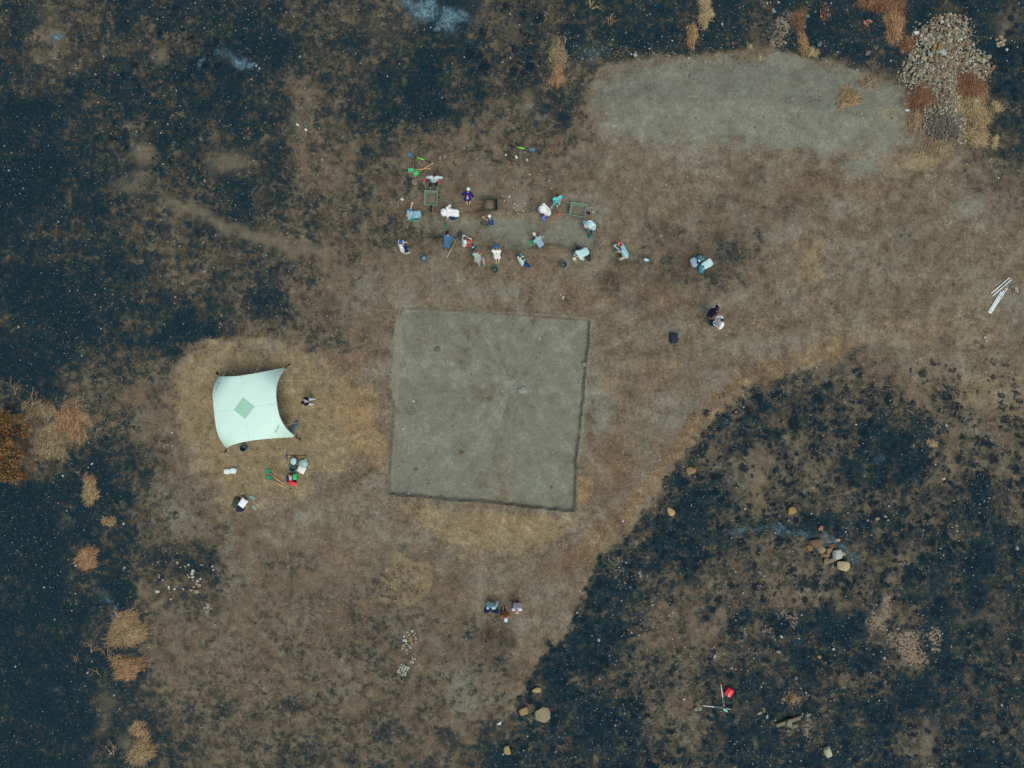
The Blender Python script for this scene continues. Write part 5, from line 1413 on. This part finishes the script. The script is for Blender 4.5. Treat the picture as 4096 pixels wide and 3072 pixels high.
def person(label, pel, sh, head, face, feet, hands, shirt, legs, shoe=(120,124,118), sleeve='short', leglen='long', hair=(60,48,42), hat=None, glove=None,
           sc=1.0, elbow='down', knee='front', group=None, skin=SKIN, extra=None, bulk=1.0, kneel=False):
    fa = math.radians(face); f = np.array([math.cos(fa), math.sin(fa), 0]); l = np.array([-f[1], f[0], 0]); up = np.array([0,0,1.0])
    def GW(p):      # photo position with a height above the ground under it
        g = G(p[0], p[1])[2]; 
        for _ in range(3):
            w = W(p[0], p[1], g + p[2]); g = float(gz(w[0], w[1]))
        return W(p[0], p[1], g + p[2])
    ankles = [G(*q, .085*sc) for q in feet]
    P = GW(pel)
    LT, LS = .44*sc, .42*sc
    hip = lambda s: P + l*s*.092*sc - up*.03
    for _ in range(60):
        if max(np.linalg.norm(hip(1) - ankles[0]), np.linalg.norm(hip(-1) - ankles[1])) > (LT+LS)*.985: P = P - up*.015
        else: break
    TL, NL = .50*sc, .25*sc
    def above(base, px, py, L):
        z = base[2] + L
        for _ in range(8):
            w = W(px, py, z); dx = w[:2] - base[:2]; h = np.linalg.norm(dx)
            if h > L*.97: dx = dx / h * L*.97; h = L*.97
            z = base[2] + math.sqrt(L*L - h*h)
        return np.array([base[0]+dx[0], base[1]+dx[1], z])
    S = above(P, sh[0], sh[1], TL); t = unit(S - P)
    lt = unit(l - t*np.dot(l, t)); ft = np.cross(lt, t)         # torso axes: left, forward
    Hd = above(S + t*.03, head[0], head[1], NL)
    hu = unit(Hd - S); 
    hl = unit(l - hu*np.dot(l, hu)); hf = np.cross(hl, hu)
    if t[2] < .6 and hf[2] > -.2: hf = unit(hf - up*.5); hu = unit(np.cross(hf, hl))
    sj = [S + lt*.175*sc*s - t*.03 for s in (1, -1)]
    hd = [GW(q) for q in hands]; el = []
    for i, s in ((0, 1), (1, -1)):
        pole = {'down': -up*.6 + l*s*.5 - f*.35, 'out': l*s*1.0 - f*.25 + up*.1, 'up': up*.4 + l*s*.8}[elbow]
        e, h = ik(sj[i], hd[i], .29*sc, .27*sc, pole); el.append(e); hd[i] = h
    kn = []
    for i, s in ((0, 1), (1, -1)):
        pole = {'front': f + l*s*.25 + up*.1, 'wide': l*s*1.2 + f*.5 + up*.15, 'down': f*.6 - up*.9 + l*s*.1}[knee]
        k, a = ik(hip(s), ankles[i], LT, LS, pole)
        k[2] = max(k[2], gz(k[0], k[1]) + .06); kn.append(k); ankles[i] = a
    root = empty('person', np.array([P[0], P[1], float(gz(P[0], P[1]))]), label, 'person', group)
    sm = mat('skin_%d' % skin[0], skin, .6, .06, 10, .3)
    # one continuous body
    r = sc
    caps = [(P - up*.02, .10*r, S - t*.14, .095*r), (hip(1), .085*r, hip(-1), .085*r), (S - t*.02, .05*r, S + hu*.10*sc, .052*r), (sj[0], .055*r, sj[1], .055*r),
            (Hd + hu*.035*r - hf*.015*r, .088*r, Hd - hu*.035*r + hf*.018*r, .070*r), (Hd - hu*.07*r + hf*.035*r, .042*r, Hd - hu*.085*r + hf*.045*r, .036*r),
            (Hd - hu*.01*r + hf*.09*r, .012*r, Hd - hu*.035*r + hf*.103*r, .016*r), (Hd + hl*.082*r, .02*r, Hd + hl*.084*r - hu*.03*r, .014*r), (Hd - hl*.082*r, .02*r, Hd - hl*.084*r - hu*.03*r, .014*r)]
    hands_fr = []
    for i, s in ((0, 1), (1, -1)):
        caps += [(sj[i], .050*r, el[i], .040*r), (el[i], .040*r, hd[i], .028*r)]
        caps += [(hip(s), .085*r, kn[i], .060*r), (kn[i], .060*r, ankles[i], .040*r)]
        d = unit(hd[i] - el[i]); side = unit(np.cross(d, up) + 1e-4); nrm = np.cross(side, d)
        if nrm[2] > 0: nrm = -nrm
        hands_fr.append((hd[i], d, side, nrm))
        caps.append((hd[i] + d*.02 + side*.012, .026*r, hd[i] + d*.075 + side*.016, .022*r)); caps.append((hd[i] + d*.02 - side*.012, .026*r, hd[i] + d*.075 - side*.016, .022*r))
        for q, (o_, L) in enumerate(((-.033,.066),(-.011,.078),(.011,.074),(.032,.058))):
            b0 = hd[i] + d*.085 + side*o_; b1 = b0 + d*L*.5 + nrm*L*.2; b2 = b1 + d*L*.22 + nrm*L*.42
            caps += [(b0, .0105*r, b1, .0098*r), (b1, .0098*r, b2, .0088*r)]
        tb = hd[i] + d*.03 - side*s*.03; t1 = tb + d*.03 - side*s*.03 + nrm*.015; caps += [(tb, .013*r, t1, .011*r), (t1, .011*r, t1 + d*.028 + nrm*.012, .0095*r)]
    skin_mesh(caps, 'body', sm, root, .0095, 2)
    # face
    fm = mat('face_dark', (70,50,46), .5, .05, 9)
    mb = MB()
    for s in (1, -1):
        c = Hd + hf*.082*r + hl*s*.032*r + hu*.004*r; mb.capsule(c - hl*.009*r, .007*r, c + hl*.009*r, .007*r, 6)
    c = Hd + hf*.083*r - hu*.068*r; mb.capsule(c - hl*.018*r, .006*r, c + hl*.018*r, .006*r, 6)
    part(mb, 'facial_features', fm, root)
    # shirt
    b = bulk * 1.12
    cm = shirt if not isinstance(shirt, tuple) else mat('cloth', shirt, .9, .07, 7, .15)
    hem = -.24 if leglen != 'none' else -.02
    caps = [(sj[0] - t*.005, .072*r*b, sj[1] - t*.005, .072*r*b), (S - t*.03, .075*r, S + t*.015, .062*r)]
    for s in (1, -1):
        caps += [(S - t*.12 + lt*s*.085*r, .100*r*b, P + t*.10 + lt*s*.065*r, .105*r*b), (P + t*.12 + lt*s*.06*r, .105*r*b, P + t*(.02+hem*.5) + lt*s*.07*r, .112*r*b)]
    for i in (0, 1):
        e = {'long': 1.0, 'short': .0, 'none': -1, 'elbow': .25}[sleeve]
        if e >= 0:
            a = sj[i] + (el[i]-sj[i])*.62
            if e == 0: caps.append((sj[i], .070*r*b, a, .064*r*b))
            else:
                caps.append((sj[i], .070*r*b, el[i], .058*r*b)); caps.append((el[i], .058*r*b, el[i] + (hd[i]-el[i])*(.93 if e == 1 else .3), .046*r*b))
    skin_mesh(caps, 'shirt', cm, root, .014, 4)
    # trousers
    lm = legs if not isinstance(legs, tuple) else mat('cloth', legs, .9, .09, 7, .15)
    caps = [(hip(1) + up*.03, .098*r, hip(-1) + up*.03, .098*r), (P + t*.06 + lt*.05, .095*r, P + t*.06 - lt*.05, .095*r)]
    for i, s in ((0, 1), (1, -1)):
        if leglen == 'short': caps.append((hip(s), .103*r, hip(s) + (kn[i]-hip(s))*.85, .086*r))
        else:
            caps += [(hip(s), .103*r, kn[i], .075*r), (kn[i], .075*r, kn[i] + (ankles[i]-kn[i])*.92, .062*r)]
    skin_mesh(caps, 'trousers', lm, root, .015, 3)
    # shoes
    sh_m = mat('shoe', shoe, .7, .1, 9)
    for i in (0, 1):
        fd = f
        if kneel: fd = -unit(np.array([*(kn[i]-ankles[i])[:2], 0]))
        g0 = ankles[i] - up*.045*sc
        skin_mesh([(g0 - fd*.055*r, .042*r, g0 + fd*.06*r - up*.005, .046*r), (g0 + fd*.06*r - up*.005, .046*r, g0 + fd*.145*r - up*.012, .034*r), (g0, .04*r, ankles[i] + up*.02, .042*r)], 'shoe', sh_m, root, .012, 2)
    # gloves
    if glove is not None:
        gm = mat('glove', glove, .9, .06, 9)
        for hh, d, side, nrm in hands_fr:
            caps = [(hh - d*.02, .036*r, hh + d*.08, .042*r), (hh + d*.08 + side*.02, .026*r, hh + d*.13 + nrm*.03 + side*.02, .02*r), (hh + d*.08 - side*.02, .026*r, hh + d*.13 + nrm*.03 - side*.02, .02*r), (hh + d*.03 - side*.03, .018*r, hh + d*.08 - side*.06 + nrm*.02, .016*r)]
            skin_mesh(caps, 'glove', gm, root, .010, 2)
    # hair and headgear
    if hair is not None:
        hm = mat('hair', hair, .8, .2, 30, .2)
        caps = [(Hd + hu*.045*r - hf*.028*r, .094*r, Hd + hu*.005*r - hf*.040*r, .084*r)] if not isinstance(hat, tuple) else [(Hd + hu*.022*r - hf*.022*r, .088*r, Hd - hu*.02*r - hf*.034*r, .080*r)]
        if hat == 'longhair': caps.append((Hd - hf*.06*r, .075*r, Hd - hf*.10*r - hu*.16*r, .06*r)); caps.append((Hd + hu*.05*r - hf*.02*r, .10*r, Hd - hf*.05*r, .10*r))
        skin_mesh(caps, 'hair', hm, root, .011, 2)
    if isinstance(hat, tuple):
        kind, c1, c2 = hat
        M3 = np.stack([hf, hl, hu], 1)
        top = Hd + hu*.026*r - hf*.008*r
        prof = [(.106,0),(.107,.03),(.099,.060),(.080,.088),(.048,.106),(.012,.113)]
        pr = [(q*r, z*r) for q, z in prof]
        cmh = mat('headgear', c1, .9, .05, 9)
        mb = MB(); mb.lathe([(.104*r,.004)] + pr, 20, (M3, top)); hatp = part(mb, 'cap' if kind == 'cap' else 'hat' if kind == 'hat' else 'headscarf', cmh, root)
        if kind == 'cap':
            mb = MB(); V = []; n = 9
            for k in range(n):
                a = (k/(n-1) - .5) * 2.0
                V += [top + hf*.105*r*math.cos(a) + hl*.105*r*math.sin(a) + hu*.012, top + hf*(.105+.085*math.cos(a*.8))*r*math.cos(a*.7) + hl*.105*r*math.sin(a) - hu*.006]
            V += [v - hu*.007 for v in V]
            F = [(2*k, 2*k+1, 2*k+3, 2*k+2) for k in range(n-1)] + [(2*n+2*k, 2*n+2*k+2, 2*n+2*k+3, 2*n+2*k+1) for k in range(n-1)] + [(2*k+1, 2*n+2*k+1, 2*n+2*k+3, 2*k+3) for k in range(n-1)]
            mb.add(V, F); part(mb, 'visor', mat('headgear', c2, .9, .05, 9), root)
        elif kind == 'hat':
            mb = MB(); mb.lathe([(.10*r,.012),(.15*r,.004),(.20*r,-.012),(.198*r,-.020),(.15*r,-.006),(.10*r,.0)], 24, (M3, top)); part(mb, 'brim', mat('headgear', c2, .9, .05, 9), root)
        else:
            mb = MB(); mb.capsule(top - hf*.10*r - hu*.02, .028*r, top - hf*.15*r - hu*.05, .016*r); part(mb, 'knot', mat('headgear', c2, .9, .05, 9), root)
    info = dict(root=root, P=P, S=S, t=t, lt=lt, ft=ft, Hd=Hd, hd=hd, el=el, f=f, l=l, hf=hf, hu=hu, kn=kn)
    return info
def panel(info, name, rgb, caps, vox=.013):
    skin_mesh(caps, name, mat('cloth', rgb, .9, .08, 7, .15), info['root'], vox, 2)

WHITE=(230,242,233); PALE=(196,228,226)
person('person in pale shirt standing arms akimbo behind the left wheelbarrow', (1735,719,.92), (1736,708), (1737.5,703), -90, [(1747,737),(1721,744)], [(1752,718,.98),(1722,718,.98)], (196,220,222), (46,54,62), (132,146,138), 'elbow', hair=(54,50,56), elbow='out')
q = person('child in navy red sided jacket and white cap left of the soil tub', (1870,792,.82), (1871,771), (1873,758), 88, [(1869,818),(1877,818)], [(1851,775,.75),(1893,793,.62)], (34,38,106), (56,104,156), (120,130,116), 'long', 'short', (70,54,46), ('cap',(198,224,220),(198,224,220)), (204,222,218), .92)
panel(q, 'back_panel', (150,184,206), [(q['P'] + q['t']*.12 - q['ft']*.085, .075, q['P'] + q['t']*.22 - q['ft']*.085, .06)])
for s in (1, -1): panel(q, 'side_panel', (206,40,74), [(q['P'] + q['t']*.16 + q['lt']*.145*s - q['ft']*.03, .045, q['P'] + q['t']*.30 + q['lt']*.14*s - q['ft']*.03, .04)])
person('person in blue checked shirt bending over at the left end of the trench', (1668,857,.72), (1632,860), (1617,866), 182, [(1650,882),(1664,885)], [(1618,869,.3),(1647,819,.75)], plaid(), (40,150,136), (136,146,138), 'elbow', hair=(104,76,62), bulk=1.08)
person('person all in white with white sun hat digging beside the left wheelbarrow', (1820,852,.86), (1787,847), (1774,850), 184, [(1814,876),(1826,871)], [(1788,869,.62),(1796,826,.66)], WHITE, (34,72,132), (54,84,96), 'long', hat=('hat',WHITE,WHITE), glove=(222,230,222), bulk=1.15)
person('child in navy shirt and white cap leaning forward below the soil tub', (1966,888,.72), (1962,879), (1958,867), 195, [(1959,903),(1967,901)], [(1937,872,.85),(1938,866,.86)], (48,82,146), (104,118,114), (196,206,200), 'short', hat=('cap',(214,228,226),(54,96,150)), sc=.9)
person('person in turquoise shirt holding the right wheelbarrow', (2228,801,.92), (2230,790), (2229.5,785), -72, [(2226,815),(2205,820)], [(2241,806,.72),(2214,806,.75)], (84,206,212), (142,172,162), (168,204,196), 'short', hair=(60,52,64))
person('stooping person in loose white top with blue glove left of the right wheelbarrow', (2190,841,.84), (2176,832), (2168,838), 190, [(2182,880),(2173,884)], [(2187,869,.42),(2157,833,.62)], WHITE, (116,122,190), (116,140,130), 'elbow', hat=('hat',WHITE,WHITE), glove=(70,152,206), bulk=1.3)
person('person in pale hat leaning on a spade at the right trench end', (2367,907,.90), (2362,895), (2359,897), -105, [(2370,925),(2357,927)], [(2378,917,.85),(2342,906,.92)], (200,230,232), (92,110,116), (96,104,98), 'long', hat=('hat',(178,214,222),(186,220,226)), bulk=1.15)
person('kneeling person in grey blue shirt with fair hair beside a green spade', (2160,974,.42), (2148,954), (2137,937), 125, [(2152,988),(2168,982)], [(2139,979,.08),(2175,947,.25)], (140,176,190), (26,28,72), (60,66,88), 'short', hair=(206,196,172), glove=(206,222,212), knee='down', kneel=True, bulk=1.05)
person('crouching person in pale shirt and cream headscarf at the lower right of the trench', (2338,1008,.46), (2314,1020), (2299,1033), 212, [(2358,1012),(2312,1000)], [(2337,1039,.06),(2296,1022,.1)], (184,226,222), (56,58,66), (66,92,112), 'long', hair=None, hat=('scarf',(200,208,188),(200,208,188)), bulk=1.3, knee='wide')
person('child in teal cap and light green gloves sitting below the trench', (2086,1050,.30), (2080,1037), (2083,1021), 40, [(2099,1045),(2101,1051)], [(2092,1026,.22),(2099,1036,.22)], (196,222,216), (38,66,122), (56,104,112), 'long', hair=(60,54,52), hat=('cap',(78,132,142),(78,132,142)), glove=(142,220,172), sc=.9, knee='wide')
q = person('person in white shirt and royal blue headscarf above a rubble bucket', (1988,1024,.84), (1985,1003), (1984,989), 84, [(1985,1047),(1994,1045)], [(1981,986,.4),(1998,991,.5)], WHITE, (32,52,120), (150,168,142), 'short', 'short', None, ('scarf',(40,104,178),(52,60,168)), glove=(196,204,196))
person('person in grey striped shirt and pinkish trousers with reddish hair using a hand brush', (1910,1035,.80), (1909,1014), (1920,1009), 100, [(1917,1057),(1937,1056)], [(1903,996,.35),(1912,996,.4)], stripes(), (168,148,154), (72,184,176), 'elbow', hair=(146,86,66), bulk=1.05)
person('person in white shirt with brown hair reaching with a gloved hand in the trench', (1857,971,.74), (1858,957), (1862,953), 10, [(1872,984),(1852,984)], [(1889,958,.55),(1876,970,.45)], (226,234,228), (196,70,84), (150,166,150), 'short', 'short', (96,64,56), glove=(198,214,196))
person('kneeling person in dark blue shirt gripping a long wooden shaft', (1787,975,.48), (1793,945), (1790,930), 82, [(1778,986),(1793,988)], [(1782,936,.12),(1819,959,.3)], (70,108,142), (128,146,134), (60,72,66), 'short', hair=(30,30,38), knee='down', kneel=True, bulk=1.18)
person('person in white shirt and blue cap hoeing at the left end of the trench', (1607,993,.86), (1601,977), (1603,970), 20, [(1628,1013),(1618,1011)], [(1622,969,.85),(1615,978,.85)], WHITE, (34,54,116), (170,200,184), 'short', 'short', (60,50,46), ('cap',(44,92,172),(180,214,226)))
q = person('seated person in pale blue jacket with red and yellow cap right of the trench', (2502,1016,.24), (2489,992), (2477,977), 188, [(2473,1030),(2461,1006)], [(2466,990,.35),(2464,979,.35)], (152,200,212), (176,170,156), (84,112,114), 'long', hair=(60,50,46), hat=('cap',(236,92,84),(232,190,110)), glove=(168,206,186), bulk=1.1)
panel(q, 'waist_bag', (108,166,148), [(q['P'] + q['f']*.16 + np.array([0,0,.12]), .09, q['P'] + q['f']*.16 + q['l']*.06 + np.array([0,0,.14]), .08)])
q = person('dark haired person in white shirt holding a camera on the brown ground at the right', (2872,1288,.92), (2888,1284), (2888,1281), 188, [(2849,1298),(2848,1288)], [(2862,1302,1.18),(2862,1285,1.18)], (230,242,236), (50,60,84), (80,84,84), 'short', hair=(58,60,66), elbow='out', bulk=1.32)
cam_o = (q['hd'][0] + q['hd'][1]) / 2 + q['f'] * .06 + np.array([0,0,.04]); tc_ = empty('photo_camera', cam_o, 'pale blue camera with neck strap in the hands of the white shirted person', 'camera')
rq = rotz(math.radians(186))
mb = MB(); mb.box(cam_o, (.13,.22,.12), rq, .02); part(mb, 'camera_body', mat('camera_pale', (168,214,228), .5, .06, 9), tc_)
mb = MB(); mb.box(cam_o + np.array([0,0,.064]), (.08,.13,.012), rq, .004); part(mb, 'screen', mat('camera_screen', (20,48,120), .3, .05, 9), tc_)
mb = MB(); mb.tube([cam_o + q['l']*.1 + np.array([0,0,.05]), q['S'] + q['f']*.11 + q['lt']*.07 + np.array([0,0,.06]), q['S'] + q['lt']*.08 - q['f']*.05 + np.array([0,0,.10]), q['S'] - q['f']*.11 + np.array([0,0,.06]), q['S'] - q['lt']*.08 - q['f']*.05 + np.array([0,0,.10]), q['S'] + q['f']*.11 - q['lt']*.07 + np.array([0,0,.06]), cam_o - q['l']*.1 + np.array([0,0,.05])], .008, 6); part(mb, 'neck_strap', mat('strap_dark', (66,90,110), .7, .1, 8), tc_)
person('person in dark purple clothes leaning towards the one with the camera', (2848,1247,.90), (2866,1244), (2873,1254), -30, [(2834,1251),(2828,1257)], [(2871,1245,1.02),(2862,1256,.9)], (52,44,74), (46,42,66), (186,202,196), 'long', hair=(116,88,70), bulk=1.1)
gs = 'people sitting together at the bottom centre'
person('person in pale cyan shirt sitting cross legged, left of the seated trio', (1965,2420,.16), (1964,2432), (1962,2441), -92, [(1958,2442),(1972,2442)], [(1991,2405,.10),(1953,2408,.1)], (168,216,220), (32,40,84), (150,150,140), 'long', hair=(62,52,56), knee='wide', group=gs)
person('person in pinkish white top kneeling, right of the seated trio', (2067,2424,.34), (2067,2438), (2068,2449), -90, [(2076,2408),(2058,2410)], [(2084,2444,.08),(2051,2444,.08)], (224,218,228), (160,66,80), (140,80,80), 'elbow', hair=(224,166,152), knee='down', kneel=True, bulk=1.12, group=gs)
person('person in orange brown shirt with pale cap kneeling, middle of the seated trio', (2020,2456,.30), (2021,2466), (2023,2476), -88, [(2027,2440),(2013,2440)], [(2038,2470,.06),(2004,2470,.06)], (160,104,66), (84,70,60), (196,170,148), 'short', 'short', (46,50,76), ('cap',(196,220,228),(170,200,216)), knee='down', kneel=True, group=gs)
q = person('person in black top and white trousers walking right of the shelter', (1228,1607,.84), (1219,1606), (1213,1610), 5, [(1250,1597),(1243,1617)], [(1232,1593,.72),(1231,1618,.75)], (40,38,60), (210,222,222), (196,206,196), 'long', hair=(34,32,50), hat='longhair', sc=.9)
panel(q, 'scarf', (206,206,224), [(q['S'] + q['t']*.05 + q['ft']*.06, .045, q['S'] - q['t']*.2 + q['ft']*.11, .05), (q['S'] + q['t']*.05 + q['ft']*.05 + q['lt']*.06, .04, q['S'] + q['t']*.06 - q['ft']*.04 + q['lt']*.07, .035)])
settle()
# tools in their hands
spade((1780,906), (1794,862), 'green spade with wooden shaft in the hands of the person all in white', (40,150,104), (198,160,96), 'T', zt=(.06,.80), bl=.26, bw=.2, tilt=.2)
spade((2363,951), (2345,903), 'green spade with orange wooden shaft of the person in pale hat', (24,118,104), (206,140,88), 'T', zt=(.03,.95), bl=.29, bw=.22)
spade((2118,973), (2170,955), 'bright green spade lying beside the kneeling fair haired person', (36,160,92), (150,130,96), 'T', zt=(.05,.12), bl=.29, bw=.23)
spade((1844,925), (1787,1030), 'long shafted shovel with dark blade held by the kneeling person in dark blue', (66,74,74), (168,158,132), None, zt=(.04,.42), bl=.32, bw=.22, name='shovel')
def hoe(head, end, zt, label, c=(150,134,106)):
    a = G(*head, zt[0]); b = G(*end, zt[1]); d = unit(b - a); s = unit(np.cross(d, [0,0,1.0])); t = empty('hoe', a, label, 'hoe')
    mb = MB(); mb.tube([a, b + d*.25], .018, 8); part(mb, 'shaft', mat('shaft', c, .7, .12, 9, .3), t)
    mb = MB(); mb.box(a + np.array([0,0,.0]), (.17,.03,.14), np.stack([s, d, np.cross(s, d)], 1), .01); part(mb, 'head', mat('iron', (62,72,70), .6, .15, 9, .4), t)
hoe((1644,945), (1617,974), (.07,.85), 'hoe with pale shaft in the hands of the person in blue cap')
hoe((1928,893), (1937,870), (.05,.85), 'thin dark hoe of the child in navy shirt', (84,82,74))
def brush_tool():
    o = G(1894.5, 990, .06); t = empty('hand_brush', G(1894.5,990), 'navy dustpan brush with white bristles and lime handle', 'brush'); r = rotz(math.radians(38))
    mb = MB(); mb.box(o, (.20,.17,.08), r, .02); part(mb, 'pan', mat('pan_navy', (20,38,96), .5, .06, 8), t)
    mb = MB(); mb.box(o + r @ np.array([-.01,.02,.05]), (.17,.06,.05), r, .015); part(mb, 'bristles', mat('bristle', (196,232,236), .8, .06, 20), t)
    mb = MB(); mb.tube([o + r @ np.array([.05,-.07,0]), G(1904,996,.33)], .014, 8); part(mb, 'handle', mat('sleeve', LIME, .5, .05, 8), t)
brush_tool()
